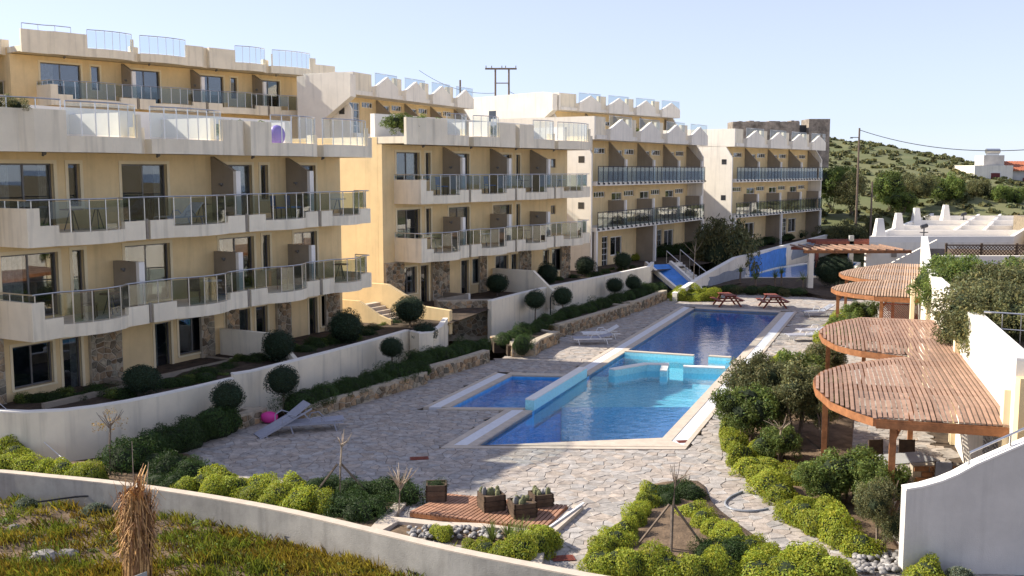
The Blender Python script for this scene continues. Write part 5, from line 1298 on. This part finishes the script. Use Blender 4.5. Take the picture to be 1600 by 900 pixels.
g = U(490,672,0); lounger('flat grey sun lounger beside the pink inflatable', g, .25, 4)
lounger('nearer pale sun lounger by the upper pool', U(925,537,0), .1, 12, fr='channel'); lounger('farther sun lounger by the upper pool with raised back', U(938,529,0), .12, 28, m='channel', fr='channel')
lounger('sun lounger in the shade right of the upper pool', U(1258,532,0), .1, 14, fr='channel'); lounger('sun lounger beyond it near the pergola lobe', U(1275,524,0), .1, 18, fr='channel'); lounger('farthest sun lounger right of the picnic tables', U(1278,494,0), .15, 30, fr='channel')
b = MB(); v,f = sphere_core(.3,.24,.2,.2,14,8,np.random.RandomState(2),.06); b.add(v,f); tag(b.build('pink_float', M['pink'], None, U(421,661,.0), smooth=True), 'pink inflatable lying behind the dark sun loungers', 'inflatable')
def picnic(label, px, py, rz):
    e = empty('picnic_table', U(px,py,0), rz, label, 'picnic table')
    for k in range(5): b = MB(); b.box(-.9,.9,-.37+k*.15,-.235+k*.15,.72,.76); b.build('table_plank', M['redwood'], e)
    for y in (-.72,.72):
        for k in range(2): b = MB(); b.box(-.9,.9,y-.13+k*.14,y-.005+k*.14,.43,.47); b.build('seat_plank', M['redwood'], e)
    for x in (-.62,.62):
        for s_ in (-1,1): b = MB(); b.bar((x,.18*s_,.72),(x,.72*s_,0),.05,.1); b.build('leg', M['redwood'], e)
        b = MB(); b.box(x-.07,x-.027,-.82,.82,.35,.428); b.box(x-.07,x-.027,-.36,.36,.63,.718); b.build('cross_beam', M['redwood'], e)
picnic('left picnic table beside the lime hedge strip', 1136, 478, PI/2+.1); picnic('right picnic table nearer the pergola', 1207, 480, PI/2)
# timber platform with four planter boxes and the pebble bed in front
pc = [U(*p,.16).xy for p in ((640,799),(700,771),(888,789),(852,826))]
e = empty('timber_platform', (*pc[0],0), 0, 'low slatted timber platform carrying four wooden planter boxes', 'platform')
n = 30; o0 = pc[0]
for k in range(n):
    t0 = k/n; t1 = (k+.72)/n
    q = [pc[0]+(pc[3]-pc[0])*t0, pc[0]+(pc[3]-pc[0])*t1, pc[1]+(pc[2]-pc[1])*t1, pc[1]+(pc[2]-pc[1])*t0]
    b = MB(); b.prism([tuple(p-o0) for p in q], .12, .16); b.build('plank', M['deckwood'], e)
b = MB(); wallpath(b, [pc[0]-o0,pc[3]-o0], .05, .02, .118); b.build('edge_board', M['wood'], e); b = MB(); wallpath(b, [pc[3]-o0,pc[2]-o0], .05, .02, .118); b.build('edge_board', M['wood'], e)
k0 = [U(*p,.12).xy for p in ((594,826),(640,803),(690,778),(612,800))]
kb = [U(*p,.14).xy for p in ((592,828),(622,812),(690,819),(780,822),(856,838),(912,788))]
e = empty('stone_kerb', (*kb[0],0), 0, 'pale stone kerb around the pebble bed and timber platform', 'kerb')
b = MB(); wallpath(b, [p-kb[0] for p in kb], .28, -.1, .10); b.build('kerb_stone', M['coping'], e)
kk = [kb[0], U(648,770,.12).xy]; b = MB(); wallpath(b, [p-kb[0] for p in kk], .3, -.1, .09); b.build('kerb_stone', M['coping'], e)
b = MB(); wallpath(b, [kb[4]-kb[0]-Vector((0,0)), U(845,888,.14).xy-kb[0]], -.25, -.1, .16); b.build('kerb_stone', M['coping'], e)
b = MB(); pa = U(858,822,.15)-Vector((*kb[0],0)); pb = U(912,784,.15)-Vector((*kb[0],0)); b.bar(pa-Vector((0,0,.03)),pb-Vector((0,0,.03)),.06,.03); b.build('metal_strip', M['channel'], e)
def planter_box(label, px, py, s_, h, zb, kind, rz):
    p = U(px,py,zb); e = empty('planter_box', p, rz, label, 'planter box')
    nrow = 3
    for k in range(nrow):
        hh = h/nrow; ex = .012*(k%2)
        for a in range(4):
            b = MB(); b.box(-s_/2-ex,s_/2+ex,-s_/2-ex,-s_/2+.04,k*hh,(k+1)*hh-.008); b.build('board', M['darkwood'], e, (0,0,0), (0,0,a*PI/2))
    b = MB(); b.box(-s_/2+.04,s_/2-.04,-s_/2+.04,s_/2-.04,.05,h-.05); b.build('soil', M['soil'], e)
    rr = random.Random(int(px))
    if kind == 'grass': inst('foliage', DARK[0], e, (0,0,h-.1), (0,0,0), (s_*.48,s_*.48,.16))
    else:
        for k in range(9):
            b = MB(); v,f = sphere_core(.07,.07,rr.uniform(.08,.16),0,8,5,np.random.RandomState(k),.06); b.add(v,f); b.build('cactus', M['cactus'] if k%3 else M['pebble'], e, (rr.uniform(-.35,.35)*s_,rr.uniform(-.35,.35)*s_,h+.0))
planter_box('square planter box with grassy top at the back left of the platform',682,779,.52,.42,.16,'grass',.05)
planter_box('planter box with red stones in the middle of the platform',768,794,.56,.40,.16,'cactus',.35)
planter_box('planter box with cacti at the front of the platform',816,804,.58,.36,.16,'cactus',.3)
planter_box('planter box with cacti at the back right of the platform',845,788,.50,.32,.16,'cactus',.35)
bed('pebble_bed', [(600,832),(625,816),(690,823),(780,826),(850,842),(845,878),(780,868),(700,848),(640,838)], 'bed of soil and pebbles in front of the timber platform', h=.04)
b = MB(); v,f = sphere_core(.5,.42,.33,.0,7,5,np.random.RandomState(1),.08); b.add(v,f); PEB = b.mesh('pebble', M['pebble'], True)
r = random.Random(21)
eb = empty('pebble_heap', U(700,832,.05), 0, 'heap of pale rounded pebbles in front of the timber platform', 'pebbles')
for k in range(95):
    p = U(r.uniform(636,790),r.uniform(824,842),.07)-eb.location; s_ = r.uniform(.08,.18); inst('pebble', PEB, eb, p+Vector((0,0,.03)), (0,0,r.uniform(0,6)), (s_,s_,s_))
eb = empty('pebble_heap', U(1385,880,.05), 0, 'pale pebbles at the foot of the white wall end beside the path', 'pebbles')
for k in range(110):
    p = U(r.uniform(1335,1408),r.uniform(862,896),.07)-eb.location; s_ = r.uniform(.09,.2); inst('pebble', PEB, eb, p+Vector((0,0,.02)), (0,0,r.uniform(0,6)), (s_,s_,s_))
e = empty('agave', U(790,845,.05), 0, 'upright striped agave leaves in the pebble bed', 'plant')
for k,(dx,dy) in enumerate(((-.3,0),(.05,.1),(.35,.05),(.15,-.2))): inst('leaves', TUFT, e, (dx,dy,0), (0,0,k), (.5,.5,.62))
# sapling with stakes
def sapling(label, px, by, h, stakes, m='palebark', tw=8, zb=.08, spread=.35):
    p = U(px,by,zb); e = empty('sapling', p, 0, label, 'young tree'); b = MB(); b.tube([(0,0,-.1),(.03,0,h*.5),(.08,0,h*.85)], .04, 6, r2=.022); b.build('trunk', M[m], e)
    rr = random.Random(int(px)); b = MB()
    for k in range(tw):
        a = rr.uniform(0,6.28); q = rr.uniform(.3,1)*spread; b.tube([(.07,0,h*rr.uniform(.74,.84)),(.08+q*.6*math.cos(a),q*.6*math.sin(a),h*.9),(.08+q*math.cos(a),q*math.sin(a),h*rr.uniform(.92,1.05))], .014, 4, r2=.005)
    tag(b.build('twigs', M[m], e), kind='stuff')
    for k in range(stakes):
        a = k*2*PI/stakes+.4; b = MB(); b.tube([(.9*math.cos(a),.7*math.sin(a),-.05),(.05*math.cos(a),.05*math.sin(a),h*.55)], .03, 5); b.build('stake', M['bark'], e)
    return e
sapling('bare staked sapling in the middle of the triangular bed',1048,862,1.95,3,'bark'); sapling('thin bare sapling behind the low front wall',531,782,1.75,2); 
e = sapling('bare sapling with brown seed heads behind the low front wall at the left',172,742,1.75,0,'bark',14,.08,.45)
inst('seed_heads', loose_mesh('seed_heads', L_autumn, 260, .10, 5, 14, .25), e, (.08,0,1.5), (0,0,0), (.55,.55,.4))
sapling('dry twiggy weed in front of the low wall',622,862,2.1,0,'palebark',22,-.9,.5); sapling('pale bare tree among the shrubs by the lime hedge',1215,725,1.3,0,'palebark',9,.05,.6)
sapling('pale bare tree standing by the far steps',1083,458,3.6,0,'palebark',6,.1,1.3)
# hose
hp_ = [U(*p,.03) for p in ((1160,768),(1142,776),(1133,786),(1140,794),(1160,798),(1182,798),(1200,795))]
b = MB(); hs_ = smooth(hp_,5); b.tube([p-hs_[0] for p in hs_], .03, 6); tag(b.build('garden_hose', M['hose'], None, hs_[0]), 'grey garden hose curling out of the hedge onto the paving', 'hose')
hs_ = smooth([Vector((p.x,p.y,z)) for p,z in ((U(60,790,-.2),-.1),(U(180,786,-.2),.0),(U(390,818,-.2),-.0),(U(520,850,-.2),-.15),(U(640,885,-.2),-.3),(U(700,910,-.2),-.4))],5)
b = MB(); b.tube([p-hs_[0] for p in hs_], .025, 6); tag(b.build('irrigation_pipe', M['pipe'], None, hs_[0]), 'black irrigation pipe along the foot of the low front wall', 'pipe')
for lb,px,by,h,zb in (('bent black tap pipe against the curved garden wall',6,688,.75,.1),('dark standpipe beside the curved white wall end',684,538,.7,.5),('thin standpipe on the far white wall',860,492,1.0,.5)):
    p = U(px,by,zb); b = MB(); b.tube([(0,0,0),(0,0,h),(.03,0,h+.05),(.14,0,h+.06),(.17,0,h)],.04,6); tag(b.build('standpipe', M['pipe'], None, p), lb, 'standpipe')
wa = U(-10,622,1.4); wb = U(100,718,.1); b = MB(); b.tube([(0,0,0),wb-wa],.012,4); tag(b.build('guy_wire', M['channel'], None, wa), 'pale guy wire slanting down in front of the curved garden wall', 'wire')
# dry reed bundle in the foreground
base = U(215,930,-.5); rr = np.random.RandomState(4); vs = []; fs = []; cols = []
for k in range(900):
    a = rr.uniform(0,2*PI); q = .30*math.sqrt(rr.rand()); x0,y0 = q*math.cos(a),q*math.sin(a); h = rr.uniform(1.1,2.35)*(1.12 if rr.rand() > .85 else 1); lx = rr.normal(.06,.10); ly = rr.normal(0,.08); w_ = rr.uniform(.012,.032); t = rr.uniform(.4,1.5); o = len(vs)
    up = rr.rand() > .45; dr = -rr.uniform(.3,1.2) if up else 0
    px_,py_ = -math.sin(a),math.cos(a)
    pts = [(x0,y0,0),(x0*.8+lx*.5,y0*.8+ly*.5,h*.55),(x0*.75+lx,y0*.75+ly,h),(x0*.75+lx+.22*math.cos(a)*(1 if up else .3),y0*.75+ly+.22*math.sin(a),h+(dr*.4 if up else .18))]
    for i,p in enumerate(pts):
        ww = w_*(1-.25*i); vs += [(p[0]-px_*ww,p[1]-py_*ww,p[2]),(p[0]+px_*ww,p[1]+py_*ww,p[2])]; cols += [(t,t*(.95 if t > .9 else .85),t*.8,1)]*2
    for i in range(3): fs.append((o+2*i,o+2*i+1,o+2*i+3,o+2*i+2))
e = empty('reed_bundle', base, 0, 'tall bundle of dry tied reeds standing on the foreground slope', 'dry plant')
me = bpy.data.meshes.new('dry_reeds'); me.from_pydata(vs,[],fs); me.materials.append(M['straw']); put_tone(me,cols); tag(inst('dry_reeds', me, e), kind='stuff')
for dx,h in ((.02,3.35),(.35,2.9)): b = MB(); b.tube([(dx*.3,0,0),(dx*.6,0,1.6),(dx,0,h)],.02,5,r2=.008); b.build('stalk', M['palebark'], e)
b = MB(); wallpath(b, [(-.28,-.42),(.05,-.46),(.36,-.38)], .02, -.2, [(.42,.58),(.58,.68)]); b.build('wrapping', M['umbrella'], e)
# palm fronds poking in at the bottom
e = empty('small_palm', U(690,935,-1.0), 0, 'young palm with bright fronds at the bottom edge', 'palm'); 
for k,(az,ln) in enumerate(((.9,1.05),(1.25,.95),(2.3,.9),(.2,.7))):
    b = MB(); pts = [Vector((math.cos(az)*.45*t*t*ln,math.sin(az)*.1*t,1.15*ln*t)) for t in (0,.25,.5,.75,1)]
    b.tube(pts,.014,4,r2=.006)
    for i in range(26):
        t = .2+.8*i/26; p = Vector((math.cos(az)*.45*t*t*ln,math.sin(az)*.1*t,1.15*ln*t))
        for s_ in (-1,1): q = p+Vector((s_*.26*(1-t*.6),.04,.16)); b.add([p-Vector((0,0,.012)),q,p+Vector((0,0,.018))],[(0,1,2)])
    b.build('frond', L_lime, e); 
    for me in (e.children[-1].data,): put_tone(me,[(1,1,1,1)]*len(me.vertices))
# rocks and grass on the slope
for i,(px,py,s_,lb) in enumerate(((70,880,.42,'large grey rock on the foreground slope'),(105,872,.3,'grey rock beside the large one on the slope'),(22,828,.2,'pale small rock at the left on the slope'),(12,850,.18,'small pale rock at the left edge'))):
    rr = np.random.RandomState(i); v,f = sphere_core(1,.8,.62,.1,9,6,rr,.16); b = MB(); b.add(v,f); o = b.build('rock', M['rock'], None, U(px,py,-.33)); o.scale = (s_,s_,s_); tag(o,lb,'rock')
rr = np.random.RandomState(8); vs = []; fs = []; cols = []; hue = ((1.15,1.05,.6),(1.15,.92,.5),(.6,.85,.45),(.9,1.05,.5),(.6,.45,.35))
cl = [(rr.uniform(-14,3),rr.uniform(17,27)) for _ in range(4600)]
for cx,cy in cl:
    if cy > wall_y(cx)-.12: continue
    pn = noise2(cx*1.1,cy*1.3)+rr.normal(0,.25); 
    if cx < -7.3 and cy > 22 and rr.rand() < .62: continue
    hh = hue[0] if pn > .35 else hue[1] if pn > .0 else hue[3] if pn > -.4 else hue[2]
    if rr.rand() < .2: hh = hue[4]
    hgt = rr.uniform(.07,.26); cz = fg_z(cx,cy); rad = rr.uniform(.08,.22)
    for k in range(26):
        x = cx+rr.normal(0,rad); y = cy+rr.normal(0,rad); a = rr.uniform(0,6.28); h = hgt*rr.uniform(.5,1.2); w_ = rr.uniform(.008,.02); bx,by_ = rr.normal(0,.09,2); o = len(vs); t = rr.uniform(.5,1.35)
        vs += [(x-w_*math.cos(a),y-w_*math.sin(a),cz-.05),(x+w_*math.cos(a),y+w_*math.sin(a),cz-.05),(x+bx*.5+w_*.8,y+by_*.5,cz+h*.6),(x+bx,y+by_,cz+h)]
        fs.append((o,o+1,o+2,o+3)); cols += [(hh[0]*t,hh[1]*t,hh[2]*t,1)]*4
me = bpy.data.meshes.new('slope_grass'); me.from_pydata(vs,[],fs); me.materials.append(L_grass); put_tone(me,cols); tag(inst('slope_grass', me), 'yellow-green grass and weeds on the foreground slope', 'grass', kind='stuff')
rr = np.random.RandomState(18); cs = []; ns = []; et = []
for k in range(420):
    cx = rr.uniform(-14,3); cy = rr.uniform(17,26.8)
    if cy > wall_y(cx)-.15: continue
    n = rr.randint(20,60); rad = rr.uniform(.1,.32); d = dirs(n,rr); d[:,2] = np.abs(d[:,2]); cs.append(np.array([cx,cy,fg_z(cx,cy)-.03])+d*rad*np.array([1,1,.8])*rr.uniform(.5,1,(n,1))); ns.append(d); et.append(np.full(n,rr.uniform(.35,1.3)))
me = leaf_mesh('slope_weeds', np.vstack(cs), np.vstack(ns), .085, L_mid, rr, .45, (.6,1.4), None, 0, np.concatenate(et))
tag(inst('slope_weeds', me), 'leafy green weeds among the grass of the foreground slope', 'weeds', kind='stuff')
# balcony and roof furniture
p = local(A1,A1r,6.6,.4,A1top-2.95); lounger('white folded sun lounger on the upper balcony of the nearest block', p, A1r, 40, 0, 'channel')
p = local(A1,A1r,12.0,.5,A1top+.35); b = MB(); v,f = sphere_core(.34,.16,.42,.1,12,8); b.add(v,f); tag(b.build('purple_toy', M['purple'], None, p, smooth=True), 'rounded purple toy behind the glass on the near roof', 'toy')
for s_,lb in ((2.6,'wooden chair on the lower balcony of the nearest block, first bay'),(7.3,'wooden chair on the lower balcony of the nearest block, second bay'),(12.2,'wooden chair on the lower balcony of the nearest block, third bay')):
    chair(local(A1,A1r,s_,.6,3.57), A1r+2.3, lb, 'slat', 'slat2')
for s_,lb in ((12.0,'dark blue chair on the upper balcony of the nearest block, third bay'),(12.9,'second dark blue chair on the upper balcony of the nearest block, third bay')):
    chair(local(A1,A1r,s_,.5,3.57+2.95), A1r+1.2, lb, 'black', 'bluepaint')
for s_,lb in ((2.4,'blue covered chair on the upper balcony of the second block, first bay'),(6.8,'blue covered chair on the upper balcony of the second block, second bay')):
    chair(local(B1,B1r,s_,.5,4.27+2.95), B1r+1.2, lb, 'black', 'bluepaint')

k = 0
for B_,rz_,z_,spots,nm in ((A1,A1r,6.52,(2.2,3.2,8.0,16.2),'upper balcony of the nearest block'),(A1,A1r,3.57,(3.6,8.4,16.3),'lower balcony of the nearest block'),(B1,B1r,4.27,(2.0,6.6,10.8),'lower balcony of the second block'),(B1,B1r,7.22,(10.6,14.9),'upper balcony of the second block')):
    words = ('first','second','third','fourth')
    for n_,s_ in enumerate(spots):
        e = empty('balcony_table', local(B_,rz_,s_,.75,z_), rz_, 'small table on the '+nm+', '+words[n_]+' from the left', 'table')
        b = MB(); b.tube([(0,0,.68),(0,0,.71)],.36,14); b.build('table_top', M['channel'] if n_%2 else M['slat'], e)
        for a in range(3): b = MB(); b.tube([(.26*math.cos(a*2.1),.26*math.sin(a*2.1),0),(.05*math.cos(a*2.1),.05*math.sin(a*2.1),.678)],.018,5); b.build('leg', M['alu'], e)
